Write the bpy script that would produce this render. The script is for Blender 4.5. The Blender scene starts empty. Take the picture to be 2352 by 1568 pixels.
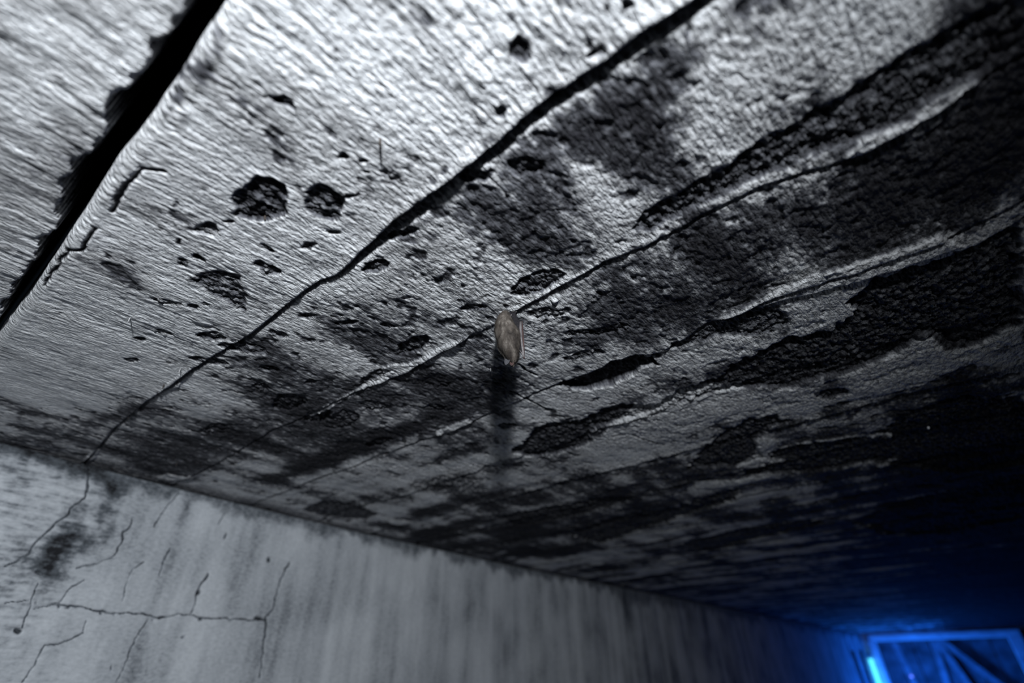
import bpy, math, random
import numpy as np
from mathutils import Matrix, Vector

SC = bpy.context.scene
COL = SC.collection
CZ = 2.10            # height of the ceiling above the floor (metres)

# ------------------------------------------------------------------ camera
cam = bpy.data.cameras.new('camera')
cam.sensor_width = 36.0
cam.lens = 36.0 * 1120.0 / 2352.0
cam.clip_start = 0.01
cam.dof.use_dof = True
cam.dof.focus_distance = 0.49
cam.dof.aperture_fstop = 2.6
camo = bpy.data.objects.new('camera', cam)
COL.objects.link(camo)
R = Matrix(((0.77528336, 0.36127465, 0.51808912),
            (0.63156998, -0.43378461, -0.64261207),
            (-0.00742036, 0.82541598, -0.56447621)))
camo.matrix_world = Matrix.Translation((0, 0, CZ - 0.30)) @ R.to_4x4()
SC.camera = camo

# ------------------------------------------------------------------ world and lights
wd = bpy.data.worlds.new('world')
SC.world = wd
wd.use_nodes = True
wd.node_tree.nodes['Background'].inputs[0].default_value = (0.30, 0.42, 0.60, 1)
wd.node_tree.nodes['Background'].inputs[1].default_value = 0.006

def spot(name, loc, target, energy, color, angle, blend, size):
    l = bpy.data.lights.new(name, 'SPOT')
    l.energy = energy; l.color = color
    l.spot_size = math.radians(angle); l.spot_blend = blend
    l.shadow_soft_size = size
    o = bpy.data.objects.new(name, l); COL.objects.link(o)
    o.location = loc
    d = Vector(target) - Vector(loc)
    o.rotation_euler = d.to_track_quat('-Z', 'Y').to_euler()
    return o

# the hand torch held just under the ceiling, right behind the camera, raking along it
spot('torch', (0.24, -0.24, CZ - 0.135), (-0.70, 0.33, CZ - 0.26), 48.0, (0.92, 0.965, 1.0), 122, 1.0, 0.022)

def point(name, loc, energy, color, size):
    l = bpy.data.lights.new(name, 'POINT')
    l.energy = energy; l.color = color; l.shadow_soft_size = size
    o = bpy.data.objects.new(name, l); COL.objects.link(o); o.location = loc
    return o
# unseen blue light, added below the view to spread blue over the passage end
point('unseen_blue_light', (-0.45, 5.80, CZ - 0.62), 23.0, (0.01, 0.155, 1.0), 0.05)

vs = SC.view_settings
vs.view_transform = 'Standard'; vs.look = 'None'
vs.exposure = 0.0; vs.gamma = 1.0; vs.use_curve_mapping = False

# ------------------------------------------------------------------ traced features, metres on the ceiling (x, y) and on the wall (y, z)
SEAMS = {1:[(-1.0525,0.1579),(-0.9698,0.1531),(-0.8643,0.1448),(-0.7396,0.1417),(-0.6228,0.1436),(-0.5344,0.1492),(-0.4897,0.1534),(-0.4156,0.1513),(-0.3507,0.1522),
 (-0.3301,0.1577),(-0.275,0.1528),(-0.239,0.1486),(-0.2154,0.1483),(-0.193,0.1482),(-0.166,0.1483),(-0.1337,0.1478),(-0.0985,0.1453),(-0.0796,0.1461),(-0.0682,0.1478),
 (-0.0441,0.1477),(-0.0214,0.1472),(0.0038,0.1492)],2:[(-1.0517,0.2997),(-0.9524,0.304),(-0.8217,0.3024),(-0.6985,0.2946),(-0.6158,0.3007),(-0.5514,0.2996),
 (-0.4955,0.3009),(-0.4346,0.309),(-0.4074,0.3116),(-0.3716,0.3098),(-0.3088,0.304),(-0.2647,0.3029),(-0.2294,0.3015),(-0.2022,0.3006),(-0.1714,0.2992),
 (-0.1342,0.2986),(-0.1139,0.3007),(-0.0907,0.3032),(-0.0676,0.3033),(-0.0343,0.3004),(-0.0018,0.3007),(0.0265,0.3078),(0.0554,0.3158),(0.082,0.3143),(0.1064,0.3122),
 (0.1202,0.3056),(0.1463,0.3007)],3:[(-1.0313,0.4572),(-0.9355,0.4604),(-0.7984,0.4587),(-0.7201,0.4616),(-0.672,0.4596),(-0.5762,0.4604),(-0.5499,0.4602),
 (-0.5028,0.4616),(-0.4507,0.4619),(-0.4124,0.459),(-0.351,0.4563),(-0.3218,0.4525),(-0.2803,0.452),(-0.2454,0.4536),(-0.2068,0.4523),(-0.175,0.4594),(-0.1539,0.4675),
 (-0.1026,0.4476),(-0.0641,0.4487),(-0.0414,0.4442),(-0.0023,0.4473),(0.0506,0.4545),(0.0987,0.4584),(0.1365,0.4511),(0.1511,0.4462)],4:[(-1.0297,0.6199),
 (-0.9588,0.616),(-0.869,0.6165),(-0.7351,0.6281),(-0.6409,0.6176),(-0.5792,0.6212),(-0.5491,0.6095),(-0.5022,0.6061),(-0.4127,0.6243),(-0.3193,0.604),(-0.2486,0.6076),
 (-0.204,0.5993),(-0.1163,0.6037),(-0.0622,0.5987),(-0.013,0.6141),(0.0454,0.621),(0.1035,0.6313),(0.1567,0.6175)]}
SPALLS = [([(-0.3109,0.0536),(-0.2842,0.0595),(-0.2763,0.0665),(-0.2754,0.0752),(-0.2814,0.0821),(-0.2943,0.086),(-0.3008,0.0912),(-0.3164,0.0871),(-0.3301,0.0781),
 (-0.3341,0.0677),(-0.3314,0.0637)],0.006,0.002,1),([(-0.2684,0.0865),(-0.254,0.0919),(-0.2493,0.1002),(-0.2514,0.1105),(-0.2671,0.119),(-0.28,0.1194),(-0.2844,0.1088),
 (-0.284,0.0983)],0.005,0.002,0.9),([(-0.2532,0.1074),(-0.245,0.1094),(-0.2368,0.1136),(-0.2408,0.115),(-0.2511,0.1118)],0.003,0.001,1),([(-0.2206,0.0339),
 (-0.2109,0.0382),(-0.2107,0.0449),(-0.214,0.0493),(-0.2195,0.0432),(-0.2231,0.0373)],0.004,0.002,0.9),([(-0.2106,0.1096),(-0.2033,0.1166),(-0.2006,0.1289),
 (-0.2102,0.1309),(-0.2136,0.1167)],0.002,0.003,0.6),([(-0.2191,0.0907),(-0.2222,0.0919),(-0.2252,0.0914),(-0.2267,0.0895),(-0.2259,0.0871),(-0.2232,0.0853),
 (-0.22,0.0849),(-0.2177,0.0861),(-0.2173,0.0884)],0.005,0.0015,0.9),([(-0.2096,0.1012),(-0.211,0.1015),(-0.2129,0.1007),(-0.2144,0.0993),(-0.2146,0.0978),
 (-0.2136,0.0971),(-0.2118,0.0974),(-0.2101,0.0986),(-0.2092,0.1001)],0.004,0.0015,0.9),([(-0.218,0.1073),(-0.2192,0.1076),(-0.2206,0.107),(-0.2216,0.106),
 (-0.2217,0.1049),(-0.2209,0.1043),(-0.2195,0.1044),(-0.2182,0.1053),(-0.2177,0.1064)],0.003,0.0015,0.9),([(-0.1618,0.047),(-0.163,0.047),(-0.1651,0.0461),
 (-0.1671,0.0447),(-0.1681,0.0435),(-0.1676,0.043),(-0.1659,0.0436),(-0.1637,0.0448),(-0.1621,0.0462)],0.002,0.0015,0.8),([(-0.1533,0.0491),(-0.154,0.0491),
 (-0.1549,0.0487),(-0.1556,0.048),(-0.1558,0.0474),(-0.1554,0.0471),(-0.1546,0.0473),(-0.1537,0.0479),(-0.1532,0.0486)],0.002,0.0015,0.7),([(-0.34,0.0691),
 (-0.3422,0.0691),(-0.3455,0.0676),(-0.3484,0.0654),(-0.3495,0.0636),(-0.3483,0.063),(-0.3454,0.0638),(-0.3421,0.0657),(-0.34,0.0678)],0.003,0.0015,0.9),
 ([(-0.2833,0.1282),(-0.2859,0.1284),(-0.2894,0.1269),(-0.292,0.1242),(-0.2926,0.1218),(-0.2909,0.1206),(-0.2877,0.1214),(-0.2845,0.1236),(-0.2828,0.1263)],0.003,0.0015,0.6),
 ([(-0.3089,0.1265),(-0.3129,0.1271),(-0.3189,0.1252),(-0.3241,0.1218),(-0.326,0.1184),(-0.3237,0.1167),(-0.3183,0.1175),(-0.3124,0.1203),(-0.3087,0.1238)],0.004,0.0015,0.8),
 ([(-0.3471,0.1074),(-0.3491,0.1064),(-0.3507,0.1027),(-0.351,0.0983),(-0.35,0.0951),(-0.3481,0.0946),(-0.3462,0.0971),(-0.3452,0.1013),(-0.3455,0.1054)],0.003,0.0015,0.7),
 ([(-0.3577,0.0666),(-0.364,0.0662),(-0.3706,0.062),(-0.3743,0.0559),(-0.3735,0.0508),(-0.3685,0.0492),(-0.3618,0.0517),(-0.3564,0.0571),(-0.3548,0.0629)],0.004,0.0015,0.6),
 ([(-0.3552,0.0329),(-0.3577,0.0334),(-0.3598,0.0329),(-0.3607,0.0318),(-0.3598,0.0305),(-0.3576,0.0296),(-0.3552,0.0297),(-0.3536,0.0305),(-0.3536,0.0318)],0.003,0.0015,0.9),
 ([(-0.394,0.0518),(-0.3976,0.0526),(-0.4005,0.0522),(-0.4015,0.0507),(-0.3999,0.0489),(-0.3967,0.0476),(-0.3932,0.0475),(-0.3912,0.0485),(-0.3915,0.0502)],0.003,0.0015,0.9),
 ([(-0.3683,0.1244),(-0.3737,0.1231),(-0.3777,0.1169),(-0.3785,0.1089),(-0.3757,0.1029),(-0.3708,0.1015),(-0.3659,0.1054),(-0.3633,0.1127),(-0.3642,0.1202)],0.004,0.0015,0.8),
 ([(-0.4162,0.0663),(-0.42,0.0663),(-0.4234,0.0644),(-0.4247,0.0614),(-0.4233,0.0588),(-0.4199,0.0578),(-0.4161,0.0588),(-0.4137,0.0614),(-0.4137,0.0644)],0.003,0.0015,0.8),
 ([(-0.4028,0.075),(-0.4056,0.0742),(-0.4077,0.0712),(-0.4083,0.0674),(-0.4069,0.0646),(-0.4044,0.064),(-0.4018,0.066),(-0.4004,0.0696),(-0.4008,0.0731)],0.003,0.0015,0.8),
 ([(-0.4744,0.0995),(-0.478,0.0993),(-0.4813,0.097),(-0.4828,0.0936),(-0.4817,0.0907),(-0.4785,0.0897),(-0.4749,0.0911),(-0.4724,0.0941),(-0.4722,0.0974)],0.003,0.0015,0.8),
 ([(-0.4601,0.1037),(-0.4625,0.104),(-0.4648,0.1033),(-0.466,0.1019),(-0.4655,0.1004),(-0.4636,0.0996),(-0.4611,0.0998),(-0.4593,0.1009),(-0.4589,0.1024)],0.003,0.0015,0.8),
 ([(-0.5079,0.14),(-0.5154,0.1394),(-0.5232,0.1336),(-0.5275,0.1252),(-0.5264,0.1185),(-0.5205,0.1164),(-0.5125,0.1198),(-0.5061,0.1272),(-0.5043,0.1351)],0.004,0.0015,0.8),
 ([(-0.5778,0.0881),(-0.5816,0.0877),(-0.585,0.0851),(-0.5863,0.0814),(-0.585,0.0785),(-0.5818,0.0776),(-0.578,0.0792),(-0.5755,0.0826),(-0.5754,0.086)],0.003,0.0015,0.8),
 ([(-0.1116,0.1356),(-0.1138,0.1368),(-0.1166,0.1361),(-0.1185,0.134),(-0.1187,0.1314),(-0.1171,0.1295),(-0.1145,0.1293),(-0.1121,0.1308),(-0.1109,0.1333)],0.004,0.0015,0.8),
 ([(-0.0432,0.1439),(-0.0448,0.1452),(-0.0484,0.145),(-0.0522,0.1433),(-0.0545,0.1409),(-0.054,0.139),(-0.0512,0.1385),(-0.0473,0.1395),(-0.0441,0.1416)],0.004,0.0015,0.7),
 ([(-0.0211,0.1331),(-0.0228,0.1349),(-0.0247,0.135),(-0.026,0.1334),(-0.026,0.1308),(-0.0247,0.1285),(-0.0228,0.1275),(-0.0211,0.1283),(-0.0204,0.1305)],0.004,0.0015,0.7),
 ([(-0.0301,0.1257),(-0.031,0.1264),(-0.0321,0.1262),(-0.033,0.1252),(-0.0332,0.1239),(-0.0326,0.1229),(-0.0316,0.1227),(-0.0305,0.1233),(-0.0299,0.1245)],0.003,0.0015,0.7),
 ([(-0.6274,0.0995),(-0.6326,0.0991),(-0.6373,0.0959),(-0.6392,0.0913),(-0.6376,0.0875),(-0.6331,0.0863),(-0.628,0.0883),(-0.6244,0.0924),(-0.6242,0.0968)],0.003,0.0015,0.8),
 ([(-0.4521,0.1816),(-0.4575,0.1815),(-0.4628,0.1773),(-0.4656,0.1711),(-0.4644,0.1657),(-0.4601,0.1638),(-0.4545,0.1661),(-0.4502,0.1716),(-0.4493,0.1777)],0.003,0.0015,0.7),
 ([(-0.2817,0.1784),(-0.2883,0.1809),(-0.2987,0.1798),(-0.3081,0.1755),(-0.3119,0.1701),(-0.3082,0.1663),(-0.2991,0.1657),(-0.2888,0.1686),(-0.282,0.1736)],0.005,0.0015,0.9),
 ([(-0.3757,0.2131),(-0.3813,0.2144),(-0.3899,0.2127),(-0.3973,0.2086),(-0.4,0.2042),(-0.3968,0.2015),(-0.3893,0.2018),(-0.3809,0.2049),(-0.3756,0.2093)],0.004,0.0015,0.9),
 ([(-0.4006,0.1823),(-0.4049,0.183),(-0.4101,0.181),(-0.4137,0.1772),(-0.4139,0.1735),(-0.4108,0.1716),(-0.4057,0.1723),(-0.4011,0.1754),(-0.3991,0.1793)],0.003,0.0015,0.8),
 ([(-0.3384,0.2808),(-0.3498,0.2888),(-0.3687,0.2927),(-0.3864,0.2903),(-0.3938,0.2825),(-0.3872,0.2734),(-0.3704,0.2674),(-0.3517,0.2671),(-0.3393,0.2723)],0.006,0.0015,0.9),
 ([(-0.5756,0.2276),(-0.585,0.2296),(-0.5931,0.2269),(-0.5959,0.2208),(-0.5923,0.2142),(-0.5839,0.2103),(-0.5748,0.2107),(-0.5692,0.2153),(-0.5694,0.2219)],0.004,0.0015,0.9),
 ([(-0.5656,0.2752),(-0.5867,0.2833),(-0.6118,0.2827),(-0.6285,0.2732),(-0.628,0.2597),(-0.6113,0.2489),(-0.5871,0.2457),(-0.5664,0.2512),(-0.558,0.2626)],0.006,0.0015,0.9),
 ([(-0.4987,0.1852),(-0.5088,0.1829),(-0.5203,0.1708),(-0.5276,0.1549),(-0.5273,0.143),(-0.5199,0.1402),(-0.5088,0.1477),(-0.499,0.162),(-0.4949,0.1769)],0.004,0.0015,0.8),
 ([(-0.5601,0.1705),(-0.5681,0.1678),(-0.5765,0.1569),(-0.5811,0.1429),(-0.5799,0.1327),(-0.5737,0.1307),(-0.5652,0.1377),(-0.5583,0.1506),(-0.5562,0.1635)],0.003,0.0015,0.8),
 ([(-0.5129,0.256),(-0.5181,0.257),(-0.524,0.255),(-0.5278,0.2509),(-0.5276,0.2466),(-0.5236,0.2442),(-0.5177,0.2447),(-0.5127,0.2479),(-0.5108,0.2524)],0.003,0.0015,0.8),
 ([(-0.4233,0.2946),(-0.4341,0.3),(-0.4536,0.3025),(-0.4728,0.3007),(-0.4821,0.2954),(-0.4768,0.2893),(-0.4598,0.2852),(-0.4397,0.2851),(-0.4255,0.2888)],0.004,0.0015,0.85),
 ([(-0.7347,0.254),(-0.751,0.2573),(-0.7668,0.2532),(-0.7742,0.2437),(-0.7697,0.2335),(-0.7558,0.2274),(-0.7392,0.2282),(-0.7274,0.2352),(-0.7255,0.2453)],0.003,0.0015,0.7),
 ([(-0.7675,0.2426),(-0.78,0.2455),(-0.7909,0.2435),(-0.7949,0.2376),(-0.7901,0.2306),(-0.779,0.2259),(-0.7669,0.2256),(-0.7592,0.2297),(-0.7594,0.2364)],0.003,0.0015,0.7),
 ([(-0.5724,0.3169),(-0.5906,0.3256),(-0.6138,0.3275),(-0.6307,0.3214),(-0.6325,0.3103),(-0.6188,0.2997),(-0.5967,0.2947),(-0.5766,0.2972),(-0.5672,0.3058)],0.004,0.0015,0.9),
 ([(-0.5551,0.3505),(-0.5783,0.3608),(-0.6075,0.3609),(-0.6282,0.35),(-0.6296,0.3338),(-0.6116,0.3203),(-0.584,0.3159),(-0.5593,0.3218),(-0.548,0.3352)],0.004,0.0015,0.9),
 ([(-0.5818,0.4293),(-0.5959,0.4358),(-0.6173,0.4371),(-0.6359,0.4326),(-0.6425,0.4242),(-0.6338,0.4162),(-0.6145,0.4124),(-0.5938,0.4143),(-0.5811,0.4209)],0.005,0.0015,0.9),
 ([(-0.4448,0.4091),(-0.4525,0.4115),(-0.4622,0.4082),(-0.4692,0.4006),(-0.4703,0.3924),(-0.465,0.3875),(-0.4558,0.3881),(-0.4471,0.3938),(-0.4428,0.4021)],0.003,0.0015,0.7),
 ([(-0.4088,0.5164),(-0.4147,0.5182),(-0.4221,0.5138),(-0.4273,0.5054),(-0.428,0.497),(-0.4238,0.4925),(-0.4169,0.4939),(-0.4103,0.5006),(-0.4071,0.5094)],0.003,0.0015,0.9),
 ([(-0.4136,0.3577),(-0.4182,0.3596),(-0.4234,0.3583),(-0.4268,0.3544),(-0.4267,0.3498),(-0.4233,0.3466),(-0.4181,0.3464),(-0.4136,0.3491),(-0.4118,0.3536)],0.003,0.0015,0.7),
 ([(-0.1685,0.2889),(-0.1787,0.2966),(-0.1979,0.2979),(-0.2171,0.2917),(-0.2265,0.281),(-0.2214,0.2712),(-0.205,0.267),(-0.1854,0.27),(-0.1712,0.2785)],0.004,0.0015,0.8),
 ([(-0.2516,0.2767),(-0.2573,0.279),(-0.2671,0.2777),(-0.2764,0.2733),(-0.2807,0.2679),(-0.2779,0.2641),(-0.2695,0.2637),(-0.2595,0.2668),(-0.2525,0.2719)],0.003,0.0015,0.8),
 ([(-0.1934,0.3402),(-0.2015,0.3418),(-0.2164,0.3362),(-0.2311,0.326),(-0.2385,0.3161),(-0.2351,0.3112),(-0.2227,0.3135),(-0.2073,0.3218),(-0.1958,0.3323)],0.003,0.0015,0.6),
 ([(-0.394,0.3697),(-0.3996,0.3717),(-0.4065,0.3694),(-0.4115,0.364),(-0.4122,0.358),(-0.4083,0.3543),(-0.4017,0.3546),(-0.3955,0.3586),(-0.3924,0.3646)],0.003,0.0015,0.7),
 ([(-0.3518,0.2441),(-0.3564,0.245),(-0.3617,0.2423),(-0.3651,0.2374),(-0.3649,0.2325),(-0.3614,0.23),(-0.3562,0.231),(-0.3517,0.235),(-0.3499,0.2401)],0.003,0.0015,0.6),
 ([(-0.4982,0.3583),(-0.5098,0.3603),(-0.5228,0.3529),(-0.5308,0.3396),(-0.5301,0.327),(-0.5212,0.321),(-0.5084,0.3241),(-0.4976,0.3347),(-0.4935,0.3481)],0.003,0.0015,0.7),
 ([(-0.5223,0.2125),(-0.5289,0.2125),(-0.5356,0.2077),(-0.5392,0.2003),(-0.538,0.1939),(-0.5326,0.1915),(-0.5257,0.1941),(-0.5203,0.2004),(-0.5189,0.2077)],0.003,0.0015,0.7),
 ([(-0.4826,0.0871),(-0.4878,0.085),(-0.4929,0.0777),(-0.4955,0.0687),(-0.4944,0.0622),(-0.4902,0.0613),(-0.4848,0.0662),(-0.4808,0.0746),(-0.4799,0.0829)],0.002,0.0015,0.5),
 ([(-0.5431,0.1029),(-0.5478,0.102),(-0.5526,0.0974),(-0.5552,0.0914),(-0.5544,0.0869),(-0.5507,0.0858),(-0.5458,0.0887),(-0.5419,0.0943),(-0.5408,0.0999)],0.002,0.0015,0.6),
 ([(-0.2066,0.422),(-0.2142,0.4251),(-0.2295,0.4234),(-0.2454,0.4174),(-0.2541,0.4101),(-0.2514,0.405),(-0.2388,0.4045),(-0.2225,0.4087),(-0.2099,0.4155)],0.003,0.0015,0.7),
 ([(-0.1605,0.4011),(-0.1682,0.4035),(-0.1842,0.4001),(-0.2011,0.3923),(-0.2106,0.3838),(-0.208,0.3788),(-0.195,0.3795),(-0.1778,0.3856),(-0.1643,0.394)],0.003,0.0015,0.6),
 ([(-0.1949,0.3846),(-0.2008,0.3865),(-0.2114,0.3831),(-0.2217,0.3759),(-0.2268,0.3684),(-0.2242,0.3641),(-0.2153,0.365),(-0.2044,0.3706),(-0.1963,0.3783)],0.003,0.0015,0.6),
 ([(-0.1474,0.1658),(-0.1517,0.1676),(-0.1598,0.1663),(-0.1677,0.1624),(-0.1717,0.1578),(-0.1699,0.1548),(-0.1632,0.1546),(-0.1548,0.1574),(-0.1486,0.1618)],0.004,0.0015,0.9),
 ([(-0.117,0.1862),(-0.1224,0.188),(-0.1304,0.1846),(-0.1373,0.1778),(-0.1397,0.1708),(-0.1365,0.167),(-0.1294,0.168),(-0.1217,0.1733),(-0.1168,0.1804)],0.004,0.0015,0.9),
 ([(-0.231,0.1672),(-0.2364,0.1693),(-0.2467,0.1687),(-0.2572,0.1656),(-0.2627,0.1615),(-0.2606,0.1584),(-0.252,0.1577),(-0.241,0.1597),(-0.2328,0.1634)],0.006,0.0015,0.9),
 ([(-0.4431,0.0733),(-0.4183,0.0795),(-0.4022,0.0898),(-0.4009,0.1029),(-0.4229,0.1216),(-0.4454,0.1329),(-0.4481,0.1208),(-0.4449,0.1034),(-0.4418,0.0838)],0.003,0.003,0.75),
 ([(-0.086,0.1055),(-0.0777,0.1048),(-0.0753,0.1134),(-0.0805,0.119),(-0.0866,0.116),(-0.0907,0.1107)],0.006,0.002,0.95),([(-0.2907,0.4547),(-0.2425,0.4547),
 (-0.2131,0.4471),(-0.1816,0.4551),(-0.1697,0.4796),(-0.1692,0.4938),(-0.1872,0.4839),(-0.2126,0.4974),(-0.2415,0.5003),(-0.2766,0.4904),(-0.291,0.4738)],0.016,0.004,1),
 ([(-0.4792,0.585),(-0.4128,0.5542),(-0.3898,0.5346),(-0.3563,0.5433),(-0.3265,0.5626),(-0.2841,0.5457),(-0.2518,0.5559),(-0.2238,0.5861),(-0.1885,0.5642),
 (-0.1592,0.5648),(-0.1283,0.5678),(-0.1164,0.5521),(-0.0844,0.5373),(-0.0445,0.5294),(0.0002,0.5433),(0.0224,0.5243),(0.0229,0.4976),(0.0477,0.4768),(0.0775,0.4804),
 (0.1087,0.4835),(0.152,0.4744),(0.1581,0.6614),(0.1203,0.6892),(0.0915,0.6606),(0.0847,0.6273),(0.0745,0.6241),(0.0406,0.6526),(0.0,0.6587),(-0.0393,0.6507),
 (-0.0759,0.6524),(-0.0979,0.6279),(-0.1455,0.6079),(-0.203,0.5969),(-0.2473,0.605),(-0.3295,0.5974),(-0.3633,0.6448),(-0.43,0.6492),(-0.472,0.6316)],0.008,0.004,1),
 ([(-0.1014,0.2773),(-0.0735,0.2675),(-0.0379,0.2674),(-0.0086,0.2671),(0.0044,0.2597),(0.0246,0.2638),(0.0388,0.2612),(0.0583,0.2604),(0.0743,0.2579),(0.0964,0.2566),
 (0.1167,0.2555),(0.145,0.2596),(0.1462,0.2975),(0.1194,0.3018),(0.0825,0.307),(0.042,0.3011),(-0.0,0.2947),(-0.0414,0.2918),(-0.0848,0.291)],0.005,0.004,0.95),
 ([(-0.0909,0.4445),(-0.0578,0.4503),(-0.0322,0.4625),(-0.0273,0.4784),(-0.0332,0.5023),(-0.0574,0.5079),(-0.0988,0.4788),(-0.1404,0.4719),(-0.1573,0.4635)],0.004,0.003,0.8),
 ([(-0.048,0.6943),(-0.0331,0.6867),(-0.0146,0.6947),(-0.009,0.7145),(-0.0197,0.7244),(-0.0442,0.7168)],0.004,0.003,1),([(-0.1803,0.7314),(-0.1389,0.7129),
 (-0.1067,0.7232),(-0.0955,0.7589),(-0.1299,0.7635),(-0.1581,0.8159),(-0.1643,0.8846),(-0.2136,0.9029),(-0.2752,0.8592),(-0.3021,0.8658),(-0.2289,0.7797),
 (-0.1967,0.7495)],0.006,0.004,1),([(-0.1446,0.8632),(-0.097,0.856),(-0.0406,0.8813),(0.0111,0.8823),(0.0321,0.8362),(0.0482,0.8282),(0.0774,0.8237),(0.1104,0.8271),
 (0.1287,0.852),(0.1649,0.868),(0.2041,1.2237),(0.0836,1.1939),(-0.031,1.0243),(-0.1318,1.0106),(-0.1964,0.971),(-0.2565,0.9845),(-0.1704,0.9061)],0.007,0.004,1),
 ([(-0.7493,0.8666),(-0.6248,0.8813),(-0.4769,0.9049),(-0.4422,0.9424),(-0.4718,0.9697),(-0.639,0.9867),(-0.7817,0.9699)],0.006,0.004,1),([(-0.7302,1.1223),
 (-0.5618,1.0534),(-0.5053,1.0529),(-0.3935,1.0583),(-0.2525,1.0226),(-0.2887,1.1062),(-0.4376,1.1606),(-0.5473,1.202),(-0.7199,1.2811)],0.006,0.004,1),
 ([(-0.1301,1.479),(-0.0366,1.3649),(0.0797,1.3063),(0.1787,1.2902),(0.2285,1.6855),(0.0636,1.7628),(-0.0743,1.7064)],0.007,0.004,1),([(-1.037,0.5487),(-0.9454,0.5428),
 (-0.9246,0.581),(-0.9237,0.6242),(-0.9368,0.6809),(-1.0044,0.6963),(-1.0338,0.6457),(-1.0476,0.6093)],0.005,0.006,0.9),([(-0.7306,0.5802),(-0.6135,0.601),
 (-0.5934,0.6486),(-0.6381,0.711),(-0.7131,0.7025),(-0.7519,0.6318)],0.001,0.012,0.55),([(-0.5528,1.4274),(-0.3629,1.3622),(-0.2099,1.3573),(-0.1791,1.4366),
 (-0.3499,1.4993),(-0.5302,1.5638)],0.006,0.004,1)]
STAINS = [([(-0.209,0.1647),(-0.1423,0.1654),(-0.0883,0.1685),(-0.0216,0.1598),(0.0023,0.1589),(0.027,0.163),(0.0415,0.1748),(0.0097,0.1856),(-0.0193,0.1914),
 (-0.054,0.2008),(-0.0799,0.224),(-0.101,0.2482),(-0.0991,0.273),(-0.16,0.2751),(-0.1964,0.2595),(-0.1992,0.2155),(-0.2114,0.1864)],0.045,0.27),([(-0.096,0.1966),
 (-0.0859,0.2095),(-0.0905,0.2569),(-0.1054,0.256),(-0.1032,0.2197)],0.022,-0.36),([(-0.0459,0.2379),(-0.0346,0.2127),(-0.013,0.1896),(0.0075,0.1777),(0.0451,0.1778),
 (0.0975,0.2207),(0.0793,0.2366),(0.0573,0.2473),(0.0259,0.2525),(0.005,0.2576),(-0.0166,0.2689),(-0.0372,0.264)],0.02,-0.12),([(-0.219,0.3238),(-0.0948,0.3117),
 (-0.0219,0.3135),(0.0518,0.3229),(0.1145,0.3195),(0.1466,0.3106),(0.1509,0.4396),(0.0955,0.4462),(0.0159,0.4353),(-0.0618,0.4361),(-0.1479,0.4433),(-0.2079,0.4156)],0.04,0.42),
 ([(0.1086,0.2247),(0.1531,0.2561),(0.1599,0.3851),(0.1321,0.4086),(0.1138,0.3388)],0.03,0.6),([(-0.1044,0.0592),(-0.0873,0.0733),(-0.0958,0.0841),(-0.1118,0.0828),
 (-0.1137,0.0695)],0.015,0.45),([(-0.0502,0.0997),(-0.0413,0.107),(-0.0512,0.1178),(-0.0572,0.1116)],0.01,0.4),([(-0.0724,0.1982),(-0.0249,0.1666),(-0.0012,0.1675),
 (0.0132,0.1623),(0.0451,0.1778),(0.0507,0.1903),(0.0058,0.1824),(-0.0172,0.1931),(-0.0337,0.2175),(-0.0537,0.2554),(-0.092,0.267),(-0.0988,0.2445)],0.035,0.22),
 ([(-0.0472,0.2558),(-0.0052,0.2622),(0.0291,0.261),(0.0063,0.2269),(-0.0262,0.2363)],0.02,0.2),([(-0.2358,0.0638),(-0.2419,0.0719),(-0.2498,0.0758),(-0.2557,0.0733),
 (-0.2566,0.0657),(-0.2522,0.0568),(-0.2448,0.0509),(-0.2379,0.0504),(-0.2344,0.0554)],0.012,0.4),([(-0.4547,0.0502),(-0.4762,0.0493),(-0.4897,0.0396),(-0.4879,0.0263),
 (-0.4727,0.016),(-0.452,0.0134),(-0.4352,0.0189),(-0.429,0.0301),(-0.4362,0.0423)],0.02,0.45),([(-0.1897,-0.012),(-0.1736,0.0012),(-0.1979,0.0062),(-0.2218,0.0051),
 (-0.2498,0.0021),(-0.2813,0.0019),(-0.2825,-0.0029),(-0.2408,-0.0041)],0.012,0.4),([(-0.7812,0.2249),(-0.5633,0.2209),(-0.4313,0.3036),(-0.3294,0.3625),
 (-0.3376,0.4392),(-0.4325,0.4603),(-0.6004,0.4422),(-0.8095,0.4196),(-0.8297,0.3207)],0.03,0.34),([(-0.4997,0.1613),(-0.3489,0.164),(-0.25,0.1735),(-0.2484,0.202),
 (-0.3392,0.2629),(-0.4714,0.2701),(-0.5633,0.2209)],0.03,0.18),([(-0.3397,0.3292),(-0.2403,0.3452),(-0.2364,0.4154),(-0.2986,0.4423),(-0.3962,0.438)],0.02,0.1),
 ([(-0.7715,0.3963),(-0.6039,0.3952),(-0.4321,0.4079),(-0.4748,0.4248),(-0.688,0.4408),(-0.91,0.4271),(-0.9592,0.3852)],0.02,0.5),([(-0.8745,0.0204),(-0.8566,0.0858),
 (-0.7465,0.1441),(-0.8731,0.1475),(-1.0346,0.1472),(-1.0284,0.0477)],0.04,0.5),([(-0.9858,0.1636),(-0.8308,0.1731),(-0.7995,0.2517),(-0.8297,0.3207),(-1.019,0.3019),
 (-1.0469,0.2473)],0.03,0.35),([(-1.0636,0.7539),(-0.7685,0.6946),(-0.5132,0.7999),(-0.1982,0.8558),(-0.4675,1.0855),(-0.9366,1.4289),(-1.108,1.0162)],0.05,0.35)]
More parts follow.
